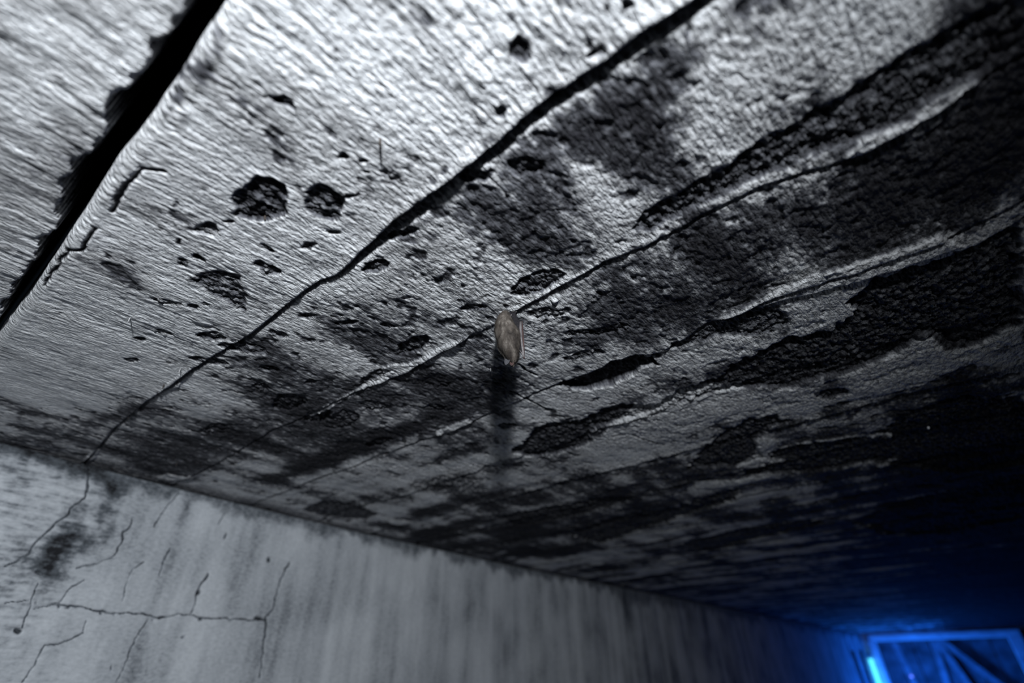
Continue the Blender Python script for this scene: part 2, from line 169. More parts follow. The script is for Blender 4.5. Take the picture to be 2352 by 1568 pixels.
FINS = [([(-0.4292,0.2856),(-0.4132,0.2875),(-0.3985,0.2998),(-0.3509,0.301),(-0.3291,0.3012),(-0.2961,0.304),(-0.2615,0.3027),(-0.2681,0.307),(-0.3128,0.3082),
 (-0.3696,0.3079),(-0.4082,0.3123),(-0.4363,0.3103),(-0.441,0.2982)],0.004,0.002),([(-0.6133,0.2992),(-0.4899,0.2968),(-0.4377,0.2956),(-0.4379,0.309),(-0.4994,0.3037),
 (-0.6102,0.3109)],0.002,0.002),([(-0.2441,0.2956),(-0.1991,0.2964),(-0.1681,0.2942),(-0.1496,0.2945),(-0.1393,0.2923),(-0.1371,0.2998),(-0.1683,0.3018),
 (-0.2021,0.304),(-0.2387,0.3028)],0.0016,0.002),([(-0.1363,0.2947),(-0.1171,0.2912),(-0.0981,0.2939),(-0.0797,0.2964),(-0.0734,0.3035),(-0.0914,0.3046),
 (-0.116,0.3045)],0.0018,0.002),([(0.0629,0.3035),(0.092,0.3088),(0.1149,0.307),(0.1237,0.3015),(0.1268,0.3061),(0.1068,0.3132),(0.0821,0.3152),(0.0554,0.3176),
 (0.0482,0.3117)],0.004,0.002),([(-0.1057,0.447),(-0.0402,0.44),(0.0056,0.4328),(0.0523,0.4417),(0.0804,0.4466),(0.0954,0.4468),(0.1051,0.4605),(0.1119,0.476),
 (0.0906,0.4755),(0.065,0.4737),(0.0242,0.4677),(-0.0082,0.4615),(-0.0476,0.4514),(-0.084,0.4502)],0.005,0.002),([(-0.0265,0.4654),(0.0253,0.4702),(0.0237,0.5018),
 (0.0138,0.5267),(-0.0222,0.5372),(-0.0475,0.5379),(-0.0754,0.5377),(-0.1641,0.5269),(-0.1677,0.4976),(-0.146,0.4848),(-0.1071,0.4883),(-0.0407,0.5218),
 (-0.0284,0.4964)],0.001,0.004),([(-0.001,0.6647),(0.0468,0.6468),(0.0765,0.6236),(0.0842,0.6366),(0.0925,0.673),(0.1204,0.6835),(0.1583,0.6666),(0.1595,0.7048),
 (0.1306,0.7059),(0.1199,0.7237),(0.082,0.7395),(0.0608,0.7549),(0.0293,0.7543),(-0.0246,0.7381),(-0.0116,0.7123),(-0.0103,0.6983)],0.002,0.003),([(-0.211,0.553),
 (-0.1414,0.5812),(-0.0955,0.6421),(-0.0434,0.6632),(-0.0532,0.7092),(-0.0957,0.7252),(-0.15,0.7073),(-0.2398,0.7023),(-0.3462,0.705),(-0.3545,0.65),(-0.3144,0.6082)],0.0,0.006),
 ([(-0.2217,0.9046),(-0.1753,0.8623),(-0.1527,0.7977),(-0.1344,0.802),(-0.1289,0.8291),(-0.1556,0.8539),(-0.1616,0.9001),(-0.1387,0.9195),(-0.1899,0.923)],0.002,0.003),
 ([(-0.1435,0.8592),(-0.0957,0.8503),(-0.039,0.8717),(0.0136,0.9096),(0.0123,0.9215),(-0.0422,0.891),(-0.1001,0.8696)],0.003,0.002),([(-0.3121,0.9304),(-0.2521,0.9716),
 (-0.1855,0.9865),(-0.1891,0.9993),(-0.2545,1.0034),(-0.3234,0.9799)],0.003,0.002),([(-0.0278,1.0493),(0.0051,1.044),(0.0133,1.0564),(-0.0232,1.0646)],0.003,0.002),
 ([(-0.5121,0.4517),(-0.4729,0.4489),(-0.4442,0.4505),(-0.4459,0.464),(-0.4588,0.4686),(-0.4995,0.4665),(-0.5165,0.4604)],0.004,0.0015),([(-1.042,0.2667),
 (-1.0027,0.27),(-0.9933,0.299),(-0.9663,0.3099),(-1.0021,0.31),(-1.0369,0.2866)],0.004,0.002),([(-0.9663,0.7293),(-0.9344,0.7416),(-0.9254,0.7802),(-0.9476,0.793),
 (-0.9804,0.7538)],0.004,0.002),([(-1.0407,0.1548),(-0.9724,0.1509),(-0.9636,0.1584),(-1.0131,0.1653),(-1.0565,0.1651)],0.004,0.003),([(-0.2019,0.311),(-0.1964,0.3104),
 (-0.1964,0.3156),(-0.2027,0.3173)],0.004,0.0015),([(-0.6585,0.1527),(-0.5991,0.1437),(-0.5976,0.1412),(-0.6765,0.1405),(-0.6864,0.1411),(-0.6851,0.1437)],0.003,0.001)]
CRACKS = [[(-0.3302,0.0144),(-0.34,0.0049),(-0.3549,0.0013),(-0.3764,0.0017),(-0.4042,0.0036)],[(-0.4334,-0.0001),(-0.4667,0.0015),(-0.4806,-0.006),(-0.5512,-0.0053)],
 [(-0.3484,0.4303),(-0.3462,0.4885),(-0.3449,0.5069)],[(-0.295,0.6558),(-0.2858,0.6854),(-0.2793,0.7181)],[(-0.2989,0.3817),(-0.3001,0.3999),(-0.2975,0.4181)]]
SLIT_NEAR = [(-1.1376,-0.0337),(-0.7375,-0.0258),(-0.6253,-0.0237),(-0.5914,-0.0215),(-0.5401,-0.0237),(-0.4863,-0.0213),(-0.436,-0.0226),(-0.4162,-0.0233),
 (-0.3989,-0.0276),(-0.3735,-0.0259),(-0.3547,-0.0246),(-0.3318,-0.0232),(-0.3134,-0.0225),(-0.3094,-0.0243),(-0.2996,-0.0263),(-0.2884,-0.0243),(-0.2806,-0.0218),
 (-0.2691,-0.0233),(-0.2571,-0.0214),(-0.2429,-0.0241),(-0.2367,-0.0205),(-0.2271,-0.0218),(-0.2125,-0.0196),(-0.2028,-0.02),(-0.187,-0.0199),(-0.1723,-0.0199)]
SLIT_FAR = [(-1.2367,-0.0241),(-0.7986,-0.0165),(-0.6685,-0.0161),(-0.6378,-0.0148),(-0.5804,-0.0124),(-0.5215,-0.012),(-0.4705,-0.0114),(-0.4253,-0.011),
 (-0.3829,-0.0114),(-0.3534,-0.0117),(-0.3178,-0.0096),(-0.297,-0.0087),(-0.2494,-0.0085),(-0.2187,-0.0088),(-0.1921,-0.0086),(-0.1739,-0.0092),(-0.1587,-0.0088)]
WALL_CRACKS = [[(0.163,0.0041),(0.181,-0.0457),(0.1809,-0.0567),(0.1705,-0.0751),(0.1705,-0.0856),(0.1615,-0.1053),(0.1548,-0.1189),(0.1483,-0.1345),(0.1485,-0.1463),
 (0.1386,-0.1592),(0.1307,-0.167)],[(0.2581,-0.0742),(0.2598,-0.085),(0.2544,-0.097),(0.2568,-0.1127),(0.2556,-0.1313),(0.2508,-0.1371),(0.2382,-0.1464),
 (0.2113,-0.1572)],[(0.3152,-0.0147),(0.308,-0.0348),(0.3011,-0.0543),(0.2964,-0.0784)],[(0.3348,-0.109),(0.3321,-0.1316),(0.3346,-0.1529)],[(0.4153,-0.1409),
 (0.4083,-0.1557),(0.4062,-0.1752),(0.4088,-0.1911),(0.4077,-0.2044)],[(0.573,-0.1001),(0.5654,-0.114),(0.5623,-0.1428),(0.5584,-0.1676),(0.5607,-0.1883),
 (0.5502,-0.2007),(0.5558,-0.2316),(0.5626,-0.2778),(0.5655,-0.2988)],[(0.1844,-0.2149),(0.2007,-0.2115),(0.2136,-0.2083),(0.2454,-0.2083),(0.2649,-0.2127),
 (0.2972,-0.2129),(0.3304,-0.2107),(0.3554,-0.2166),(0.372,-0.2118),(0.3869,-0.2083),(0.4058,-0.2071),(0.4215,-0.2113),(0.456,-0.2093),(0.4994,-0.2089),
 (0.5519,-0.2063)],[(0.2289,-0.1733),(0.2176,-0.1827),(0.2132,-0.1924),(0.2107,-0.2063),(0.2007,-0.2115)],[(0.2536,-0.2283),(0.2569,-0.2415),(0.246,-0.2507),
 (0.2335,-0.2554),(0.2176,-0.2601),(0.2161,-0.2746),(0.2127,-0.2887),(0.212,-0.3039)],[(0.1761,-0.1823),(0.176,-0.2046),(0.1796,-0.2217),(0.1813,-0.2385)],
 [(0.1504,-0.2109),(0.1605,-0.2084),(0.1732,-0.207)],[(0.3044,-0.1352),(0.2889,-0.1477),(0.2875,-0.1633),(0.2927,-0.1952)],[(0.3393,-0.2212),(0.3328,-0.243),
 (0.3312,-0.2639),(0.3311,-0.2819),(0.3282,-0.3037)],[(0.4079,-0.0329),(0.4047,-0.0526)]]
WALL_WIDTH = [0.0022,0.0016,0.0013,0.002,0.003,0.0026,0.0016,0.0013,0.001,0.001,0.0009,0.0007,0.0012,0.001]
WALL_PITS = [[(0.175,-0.1707),(0.1739,-0.172),(0.1707,-0.172),(0.167,-0.1707),(0.1644,-0.1688),(0.1642,-0.167),(0.1665,-0.1663),(0.1701,-0.1669),(0.1735,-0.1687)],
 [(0.1841,-0.2436),(0.1842,-0.2465),(0.1818,-0.2482),(0.1781,-0.2478),(0.1749,-0.2456),(0.1735,-0.2425),(0.1747,-0.2401),(0.1779,-0.2394),(0.1816,-0.2408)],
 [(0.216,-0.2104),(0.2159,-0.2117),(0.2148,-0.2125),(0.2131,-0.2124),(0.2116,-0.2114),(0.211,-0.2101),(0.2116,-0.209),(0.2132,-0.2086),(0.2149,-0.2092)],
 [(0.2263,-0.2108),(0.226,-0.212),(0.2244,-0.2127),(0.2221,-0.2127),(0.2203,-0.2118),(0.2198,-0.2106),(0.2208,-0.2096),(0.2229,-0.2093),(0.2251,-0.2097)],
 [(0.2729,-0.2145),(0.2728,-0.2159),(0.2715,-0.2167),(0.2696,-0.2165),(0.268,-0.2155),(0.2675,-0.2141),(0.2682,-0.213),(0.2699,-0.2126),(0.2717,-0.2132)],
 [(0.373,-0.2114),(0.3712,-0.2134),(0.3651,-0.2154),(0.3577,-0.2167),(0.3524,-0.2165),(0.3516,-0.215),(0.3557,-0.2129),(0.3629,-0.2112),(0.3697,-0.2106)],
 [(0.5497,-0.2036),(0.5475,-0.2061),(0.5407,-0.2078),(0.5326,-0.2078),(0.5268,-0.2062),(0.526,-0.2038),(0.5307,-0.2016),(0.5386,-0.2006),(0.5461,-0.2014)],
 [(0.4317,-0.2134),(0.4311,-0.2149),(0.4287,-0.2159),(0.4255,-0.2158),(0.4232,-0.2147),(0.4226,-0.2131),(0.4242,-0.2118),(0.4271,-0.2113),(0.4301,-0.2119)],
 [(0.409,-0.2408),(0.4089,-0.2423),(0.4078,-0.2431),(0.406,-0.2429),(0.4046,-0.2418),(0.404,-0.2403),(0.4047,-0.2391),(0.4062,-0.2387),(0.4079,-0.2394)],
 [(0.4098,-0.1679),(0.4121,-0.1705),(0.4123,-0.174),(0.4102,-0.1766),(0.407,-0.1773),(0.404,-0.1756),(0.4027,-0.1725),(0.4036,-0.1692),(0.4064,-0.1674)],
 [(0.186,-0.2078),(0.186,-0.2088),(0.1852,-0.2093),(0.184,-0.2093),(0.1829,-0.2085),(0.1824,-0.2075),(0.1828,-0.2067),(0.1839,-0.2064),(0.1851,-0.2068)],
 [(0.2908,-0.2157),(0.2908,-0.2169),(0.29,-0.2176),(0.2887,-0.2175),(0.2875,-0.2166),(0.287,-0.2153),(0.2874,-0.2143),(0.2886,-0.214),(0.2899,-0.2145)],
 [(0.3499,-0.2199),(0.3497,-0.2208),(0.3486,-0.2214),(0.347,-0.2213),(0.3458,-0.2206),(0.3454,-0.2196),(0.3461,-0.2188),(0.3475,-0.2185),(0.3491,-0.219)],
 [(0.347,-0.2616),(0.347,-0.2625),(0.3462,-0.2634),(0.3447,-0.2638),(0.3435,-0.2636),(0.3429,-0.2629),(0.3433,-0.262),(0.3445,-0.2613),(0.346,-0.2611)],
 [(0.3155,-0.288),(0.3152,-0.29),(0.3142,-0.2908),(0.3131,-0.29),(0.3123,-0.2881),(0.3123,-0.2859),(0.313,-0.2844),(0.3141,-0.2843),(0.3151,-0.2858)],[(0.5288,-0.0995),
 (0.5288,-0.1028),(0.5268,-0.1048),(0.5238,-0.1046),(0.5212,-0.1022),(0.5203,-0.0989),(0.5213,-0.0961),(0.524,-0.0951),(0.5269,-0.0964)],[(0.4274,-0.071),
 (0.4273,-0.0744),(0.4262,-0.0763),(0.4246,-0.0756),(0.4233,-0.0728),(0.4228,-0.0691),(0.4234,-0.0663),(0.4248,-0.0656),(0.4264,-0.0675)],[(0.5239,-0.4086),
 (0.5237,-0.4099),(0.5224,-0.4104),(0.5206,-0.41),(0.5191,-0.4089),(0.5186,-0.4075),(0.5194,-0.4066),(0.5211,-0.4065),(0.5228,-0.4073)]]
WALL_STAINS = [([(0.1684,-0.009),(0.2256,-0.0295),(0.2541,-0.0637),(0.2541,-0.1024),(0.2476,-0.135),(0.2095,-0.1477),(0.2088,-0.1718),(0.1857,-0.1858),
 (0.1685,-0.1647),(0.1512,-0.1388),(0.1715,-0.0828),(0.1789,-0.0461)],0.06,0.75),([(0.3258,-0.0154),(0.3403,-0.0184),(0.3448,-0.0486),(0.3352,-0.0625)],0.03,0.5),
 ([(0.0556,0.0007),(0.1609,-0.0023),(0.1716,-0.0169),(0.1274,-0.02),(0.0963,-0.0365),(0.0821,-0.0583)],0.05,0.55),([(0.1705,-0.1011),(0.1991,-0.1064),(0.2047,-0.136),
 (0.1812,-0.1466),(0.1646,-0.132)],0.05,0.45),([(0.1714,-0.1526),(0.2023,-0.1461),(0.2097,-0.1741),(0.1893,-0.1991),(0.1742,-0.1824)],0.04,0.35)]
STUBS = [(-0.1889,0.0948),(-0.3199,0.0824),(-0.6099,0.136),(-0.6622,0.1382),(-0.8015,0.1446),(-0.3299,0.3685),(-0.6441,0.4653),(-0.7212,0.4606),(-0.933,0.2593),
 (0.0585,0.9182),(-0.5428,0.0623),(-0.9322,0.4082)]
BAT = (-0.2413,0.297)


# ------------------------------------------------------------------ noise
_rng = np.random.RandomState(7)
_ang = _rng.rand(256, 256) * 2 * np.pi
_GX = np.cos(_ang).astype(np.float32); _GY = np.sin(_ang).astype(np.float32)
def perlin(x, y, seed=0):
    x = x + seed * 17.37; y = y + seed * 31.71
    xi = np.floor(x); yi = np.floor(y)
    fx = (x - xi).astype(np.float32); fy = (y - yi).astype(np.float32)
    xi = xi.astype(np.int64); yi = yi.astype(np.int64)
    x0 = xi & 255; x1 = (xi + 1) & 255; y0 = yi & 255; y1 = (yi + 1) & 255
    u = fx * fx * fx * (fx * (fx * 6 - 15) + 10); v = fy * fy * fy * (fy * (fy * 6 - 15) + 10)
    a = _GX[y0, x0] * fx + _GY[y0, x0] * fy
    b = _GX[y0, x1] * (fx - 1) + _GY[y0, x1] * fy
    c = _GX[y1, x0] * fx + _GY[y1, x0] * (fy - 1)
    d = _GX[y1, x1] * (fx - 1) + _GY[y1, x1] * (fy - 1)
    return ((a + u * (b - a)) + v * ((c + u * (d - c)) - (a + u * (b - a)))) * 1.5
def fbm(x, y, seed, n=3, gain=0.5):
    r = 0; a = 1.0; t = 0
    for k in range(n):
        r = r + a * perlin(x * 2 ** k, y * 2 ** k, seed + k * 3); t += a; a *= gain
    return r / t
def sm(a, b, x):
    t = np.clip((x - a) / (b - a), 0, 1)
    return t * t * (3 - 2 * t)

def poly_sd(X, Y, poly):
    """signed distance to a polygon, negative inside"""
    P = np.array(poly); n = len(P)
    d = np.full(X.shape, 1e9); ins = np.zeros(X.shape, bool)
    for i in range(n):
        ax, ay = P[i]; bx, by = P[(i + 1) % n]
        ex, ey = bx - ax, by - ay
        t = np.clip(((X - ax) * ex + (Y - ay) * ey) / (ex * ex + ey * ey + 1e-12), 0, 1)
        d = np.minimum(d, (X - ax - t * ex) ** 2 + (Y - ay - t * ey) ** 2)
        if abs(by - ay) > 1e-12:
            c = ((ay > Y) != (by > Y)) & (X < ex * (Y - ay) / ey + ax)
            ins ^= c
    d = np.sqrt(d)
    return np.where(ins, -d, d)
def line_d(X, Y, L):
    d = np.full(X.shape, 1e9)
    for (ax, ay), (bx, by) in zip(L[:-1], L[1:]):
        ex, ey = bx - ax, by - ay
        t = np.clip(((X - ax) * ex + (Y - ay) * ey) / (ex * ex + ey * ey + 1e-12), 0, 1)
        d = np.minimum(d, (X - ax - t * ex) ** 2 + (Y - ay - t * ey) ** 2)
    return np.sqrt(d)
def window(xs, ys, pts, m):
    P = np.array(pts)
    i0 = np.searchsorted(ys, P[:, 1].min() - m); i1 = np.searchsorted(ys, P[:, 1].max() + m)
    j0 = np.searchsorted(xs, P[:, 0].min() - m); j1 = np.searchsorted(xs, P[:, 0].max() + m)
    if i1 <= i0 or j1 <= j0: return None
    return slice(i0, i1), slice(j0, j1)

PITCH = 0.1545
def seam_y(k, x):
    wob = 0.004 * perlin(x * 4.0, x * 0 + k * 5.1, 11) + 0.0025 * perlin(x * 16.0, x * 0 + k * 3.3, 12) + 0.0012 * perlin(x * 55.0, x * 0 + k * 1.3, 13)
    if k in SEAMS:
        p = np.array(SEAMS[k]); base = np.interp(x, p[:, 0], p[:, 1])
        return base + 0.35 * wob
    return PITCH * k - 0.003 + wob

def wall_x(y):
    return np.interp(y, [-3, 0.05, 0.35, 0.7, 1.4, 6.2, 8], [-1.02, -1.028, -1.062, -1.083, -1.083, -0.835, -0.80])

# per seam: lip height on the lamp side, groove depth, drop behind the seam
SEAM_P = {1: (.0030, .004, .0020), 2: (.0009, .0025, .0006), 3: (.0007, .003, .0008), 4: (.0010, .004, .002)}

def ceiling_field(xs, ys):
    X, Y = np.meshgrid(xs, ys)
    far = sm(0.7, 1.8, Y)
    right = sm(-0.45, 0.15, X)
    # ---- wear mask: 0 = lime-washed skin, 1 = dark bare concrete
    stain = 0.10 + 0.26 * sm(0.09, 0.19, Y + 0.03 * perlin(X * 8, Y * 8, 20))
    cl = fbm(X * 9, Y * 9, 21, 3)
    stain += 0.34 * cl + 0.40 * fbm(X * 20, Y * 6, 23, 2) + 0.55 * sm(.30, .60, Y) * fbm(X * 2.6, Y * 17, 24, 3)
    for poly, soft, amt in STAINS:
        w = window(xs, ys, poly, soft * 1.5)
        if w is None: continue
        xx, yy = X[w], Y[w]
        g = 1 - sm(-soft, soft, poly_sd(xx + 0.4 * soft * cl[w], yy + 0.4 * soft * cl[w], poly))
        stain[w] += amt * g
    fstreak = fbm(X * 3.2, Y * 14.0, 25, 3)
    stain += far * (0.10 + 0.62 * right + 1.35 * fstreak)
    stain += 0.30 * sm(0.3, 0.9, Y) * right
    # fine patchiness that follows the strokes (along y) and the boards (along x)
    fine = 0.5 * fbm(X * 60, Y * 26, 31, 3) + 0.5 * fbm(X * 150, Y * 90, 37, 2)
    stain = np.clip(stain, 0, 1)
    mask = sm(0.30, 0.80, stain + 0.75 * fine * (0.25 + stain))
    mask = 0.5 * mask + 0.5 * stain
    # ---- relief, positive = hanging down
    # strokes along y
    amp = 0.6 + 0.5 * perlin(X * 7, Y * 7, 41)
    amp = amp * (1 - 0.55 * far)
    first = 1 - sm(0.10, 0.17, Y)
    h = 0.00034 * amp * (1 + 0.5 * first) * perlin(X * 330, Y * 55, 43)
    h += 0.00042 * amp * (1 + 0.6 * first) * perlin(X * 150, Y * 30, 44)
    h += 0.0013 * amp * (1 - 0.55 * first) * fbm(X * 120, Y * 110, 45, 3, 0.7)
    h += 0.0016 * fbm(X * 26, Y * 18, 47, 2)
    h += 0.0030 * fbm(X * 7, Y * 5, 49, 2)
    h += 0.0035 * far * fbm(X * 6, Y * 22, 50, 2)
    # scooped blotches in the worn zones
    pits = sm(0.12, 0.40, fbm(X * 44, Y * 40, 53, 3, 0.6) + 0.35 * stain - 0.15)
    h -= 0.0014 * pits * (0.15 + 0.85 * sm(.08, .5, stain))
    mask = np.maximum(mask, pits * sm(.08, .45, stain) * 0.85)
    rough = 0.25 + 0.75 * mask
    # ---- spalls
    wx = 0.0035 * fbm(X * 70, Y * 70, 61, 2); wy = 0.0035 * fbm(X * 70, Y * 70, 63, 2)
    agg = fbm(X * 130, Y * 110, 65, 4, 0.7)
    for poly, dep, soft, amt in SPALLS:
        P = np.array(poly); cy = P[:, 1].mean()
        k = 1.0 + 2.2 * max(0, cy - 0.3) / 0.6
        w = window(xs, ys, poly, soft * k + 0.004)
        if w is None: continue
        sd = poly_sd(X[w] + wx[w] * min(1.2 * k, 6), Y[w] + wy[w] * min(1.2 * k, 6), poly)
        g = 1 - sm(-soft, soft * 0.35, sd)
        g2 = 1 - sm(-soft * 0.6, soft * 0.6, sd)
        rim = np.exp(-((sd + soft * 2.0) / (soft * 2.2)) ** 2) * (sd < 0)
        h[w] -= (0.55 * dep * (0.8 + 0.4 * rim) + 0.0046 * agg[w]) * g
        mask[w] = np.maximum(mask[w], amt * g2 * (0.84 + 0.5 * agg[w]))
        rough[w] = np.maximum(rough[w], g2)
    # ---- fins and pale smooth skins
    for poly, hh, soft in FINS:
        P = np.array(poly)
        w = window(xs, ys, poly, soft + 0.004)
        if w is None: continue
        sd = poly_sd(X[w] + 0.35 * wx[w], Y[w] + 0.35 * wy[w], poly)
        g = 1 - sm(-soft, soft * 0.5, sd)
        h[w] += 0.6 * hh * g
        m = 0.12 + 0.35 * np.clip(perlin(X[w] * 300, Y[w] * 40, 71), 0, 1)
        mask[w] = mask[w] * (1 - g) + g * m
        rough[w] *= 1 - 0.6 * g
    h += 0.0011 * (rough - 0.25) * fbm(X * 170, Y * 140, 67, 2)
    # ---- board seams
    for k in range(1, 41):
        yk = seam_y(k, xs)[None, :]
        if yk.min() - 0.05 > ys[-1] or yk.max() + 0.06 < ys[0]: continue
        lip, grv, drop = SEAM_P.get(k, (.0016, .005, .003))
        wsc = 1 + 1.2 * max(0, k * PITCH - 0.5)
        s = Y - yk
        var = 0.6 + 0.7 * perlin(xs * 9, xs * 0 + k * 2.1, 81)[None, :] + 0.35 * perlin(xs * 40, xs * 0 + k * 2.1, 82)[None, :]
        lp = lip * np.clip(var + 0.15, 0.15, 1.6)
        if k == 1:
            lp = lp * (0.35 + 0.9 * sm(-0.36, -0.22, xs)[None, :])
        g = np.where(s < 0, np.exp(-(s / (0.0075 * wsc)) ** 2), np.exp(-(s / (0.0009 * wsc)) ** 2))
        h += lp * g
        gv = np.clip(1.15 - 0.55 * var, 0.1, 1)
        gr = np.exp(-((s - 0.0022 * wsc) / (0.0017 * wsc)) ** 2)
        h -= grv * gv * gr
        h -= drop * np.where(s > 0, np.exp(-s / 0.035) * sm(0, 0.001 * wsc, s), 0)
        mask = np.maximum(mask, 0.75 * gv * np.exp(-((s - 0.003 * wsc) / (0.003 * wsc)) ** 2))
        if k == 1:
            # broken strip behind the first seam
            wdt = 0.012 * sm(-0.36, -0.24, xs)[None, :] * (0.75 + 0.5 * perlin(xs * 14, xs * 0, 83)[None, :])
            br = sm(0, 0.0015, s) * (1 - sm(wdt * 0.9, wdt + 0.003, s)) * (wdt > 0.002)
            h -= br * (0.0022 + 0.0030 * agg)
            mask = np.maximum(mask, br * (0.62 + 0.35 * agg))
    for L in CRACKS:
        w = window(xs, ys, L, 0.012)
        if w is None: continue
        d = line_d(X[w] + 0.8 * wx[w], Y[w] + 0.8 * wy[w], L)
        g = 1 - sm(0.0006, 0.0020, d)
        h[w] -= 0.003 * g; mask[w] = np.maximum(mask[w], 0.9 * g)
    # sag towards the wall junction
    e = X - wall_x(ys)[:, None]
    h += 0.004 * (1 - sm(0.0, 0.10, e)) * (0.6 + fbm(X * 12, Y * 8, 91, 2))
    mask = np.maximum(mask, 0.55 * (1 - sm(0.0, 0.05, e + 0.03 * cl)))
    # rounded arris of the expansion joint
    fy = np.interp(xs, [p[0] for p in SLIT_FAR], [p[1] for p in SLIT_FAR])[None, :]
    t = Y - fy
    h -= 0.010 * (1 - np.sqrt(np.clip(1 - (1 - np.clip(t / 0.010, 0, 1)) ** 2, 0, 1)))
    mask = np.clip(mask, 0, 1)
    return X, Y, h, mask

# ------------------------------------------------------------------ materials
def new_mat(name):
    m = bpy.data.materials.new(name); m.use_nodes = True
    nt = m.node_tree
    return m, nt, nt.nodes['Principled BSDF']
def node(nt, t, **kw):
    n = nt.nodes.new(t)
    for k, v in kw.items(): setattr(n, k, v)
    return n
def ramp(nt, stops):
    r = node(nt, 'ShaderNodeValToRGB')
    e = r.color_ramp.elements
    while len(e) < len(stops): e.new(0.5)
    for i, (p, c) in enumerate(stops):
        e[i].position = p; e[i].color = (*c, 1)
    return r
def plaster_material(name, stops, streak, bump, spec=0.25, rough=0.85, dist=0.001, fine=260.0):
    m, nt, b = new_mat(name)
    L = nt.links.new
    at = node(nt, 'ShaderNodeAttribute', attribute_name='wear')
    tc = node(nt, 'ShaderNodeTexCoord')
    mp = node(nt, 'ShaderNodeMapping'); mp.inputs['Scale'].default_value = streak
    L(tc.outputs['Object'], mp.inputs['Vector'])
    n1 = node(nt, 'ShaderNodeTexNoise'); n1.inputs['Scale'].default_value = 1.0; n1.inputs['Detail'].default_value = 4.0
    L(mp.outputs[0], n1.inputs['Vector'])
    n2 = node(nt, 'ShaderNodeTexNoise'); n2.inputs['Scale'].default_value = fine; n2.inputs['Detail'].default_value = 4.0
    mp2 = node(nt, 'ShaderNodeMapping'); mp2.inputs['Scale'].default_value = (1.15, 0.55, 1.0)
    L(tc.outputs['Object'], mp2.inputs['Vector']); L(mp2.outputs[0], n2.inputs['Vector'])
    ad = node(nt, 'ShaderNodeMath', operation='MULTIPLY_ADD'); ad.inputs[1].default_value = 0.42
    L(n1.outputs[0], ad.inputs[0]); L(at.outputs['Fac'], ad.inputs[2])
    ad2 = node(nt, 'ShaderNodeMath', operation='MULTIPLY_ADD'); ad2.inputs[1].default_value = 0.60
    L(n2.outputs[0], ad2.inputs[0]); L(ad.outputs[0], ad2.inputs[2])
    sb = node(nt, 'ShaderNodeMath', operation='SUBTRACT'); sb.inputs[1].default_value = 0.51; sb.use_clamp = True
    L(ad2.outputs[0], sb.inputs[0])
    r = ramp(nt, stops); L(sb.outputs[0], r.inputs[0])
    L(r.outputs[0], b.inputs['Base Color'])
    b.inputs['Roughness'].default_value = rough
    b.inputs['Specular IOR Level'].default_value = spec
    hs = node(nt, 'ShaderNodeMath', operation='MULTIPLY_ADD'); hs.inputs[1].default_value = 0.8
    L(n2.outputs[0], hs.inputs[0]); L(n1.outputs[0], hs.inputs[2])
    bp = node(nt, 'ShaderNodeBump'); bp.inputs['Strength'].default_value = bump; bp.inputs['Distance'].default_value = dist
    L(hs.outputs[0], bp.inputs['Height']); L(bp.outputs[0], b.inputs['Normal'])
    return m
M_CEIL = plaster_material('limewashed_concrete', [(0.0, (.62, .635, .66)), (0.30, (.40, .405, .42)), (0.60, (.105, .108, .122)), (0.95, (.014, .014, .018))],
                          (300, 110, 200), 1.0, dist=0.0042)
M_WALL = plaster_material('wall_plaster', [(0.0, (.56, .59, .63)), (0.35, (.39, .415, .45)), (0.7, (.10, .113, .13)), (1.0, (.012, .013, .016))],
                          (60, 60, 9), 0.25)
def plain(name, col, rough=0.8, spec=0.2, noise=0.0, scale=30.0, metal=0.0):
    m, nt, b = new_mat(name)
    if noise:
        tc = node(nt, 'ShaderNodeTexCoord')
        n = node(nt, 'ShaderNodeTexNoise'); n.inputs['Scale'].default_value = scale; n.inputs['Detail'].default_value = 5
        nt.links.new(tc.outputs['Object'], n.inputs['Vector'])
        lo = tuple(c * (1 - noise) for c in col); hi = tuple(min(1, c * (1 + noise)) for c in col)
        r = ramp(nt, [(0.3, lo), (0.7, hi)]); nt.links.new(n.outputs[0], r.inputs[0])
        nt.links.new(r.outputs[0], b.inputs['Base Color'])
        bp = node(nt, 'ShaderNodeBump'); bp.inputs['Strength'].default_value = 0.3; bp.inputs['Distance'].default_value = 0.003
        nt.links.new(n.outputs[0], bp.inputs['Height']); nt.links.new(bp.outputs[0], b.inputs['Normal'])
    else:
        b.inputs['Base Color'].default_value = (*col, 1)
    b.inputs['Roughness'].default_value = rough
    b.inputs['Specular IOR Level'].default_value = spec
    b.inputs['Metallic'].default_value = metal
    return m
M_CORE = plain('dark_concrete_core', (.03, .032, .036), noise=.5, scale=25)
M_FLOOR = plain('bunker_floor', (.06, .06, .065), noise=.5, scale=6)
M_FRAME = plain('painted_door_frame', (.82, .83, .86), noise=.2, scale=14)
M_BOARD = plain('weathered_boards', (.13, .135, .15), noise=.6, scale=9)
M_BATTEN = plain('door_batten_wood', (.26, .27, .30), noise=.35, scale=20)

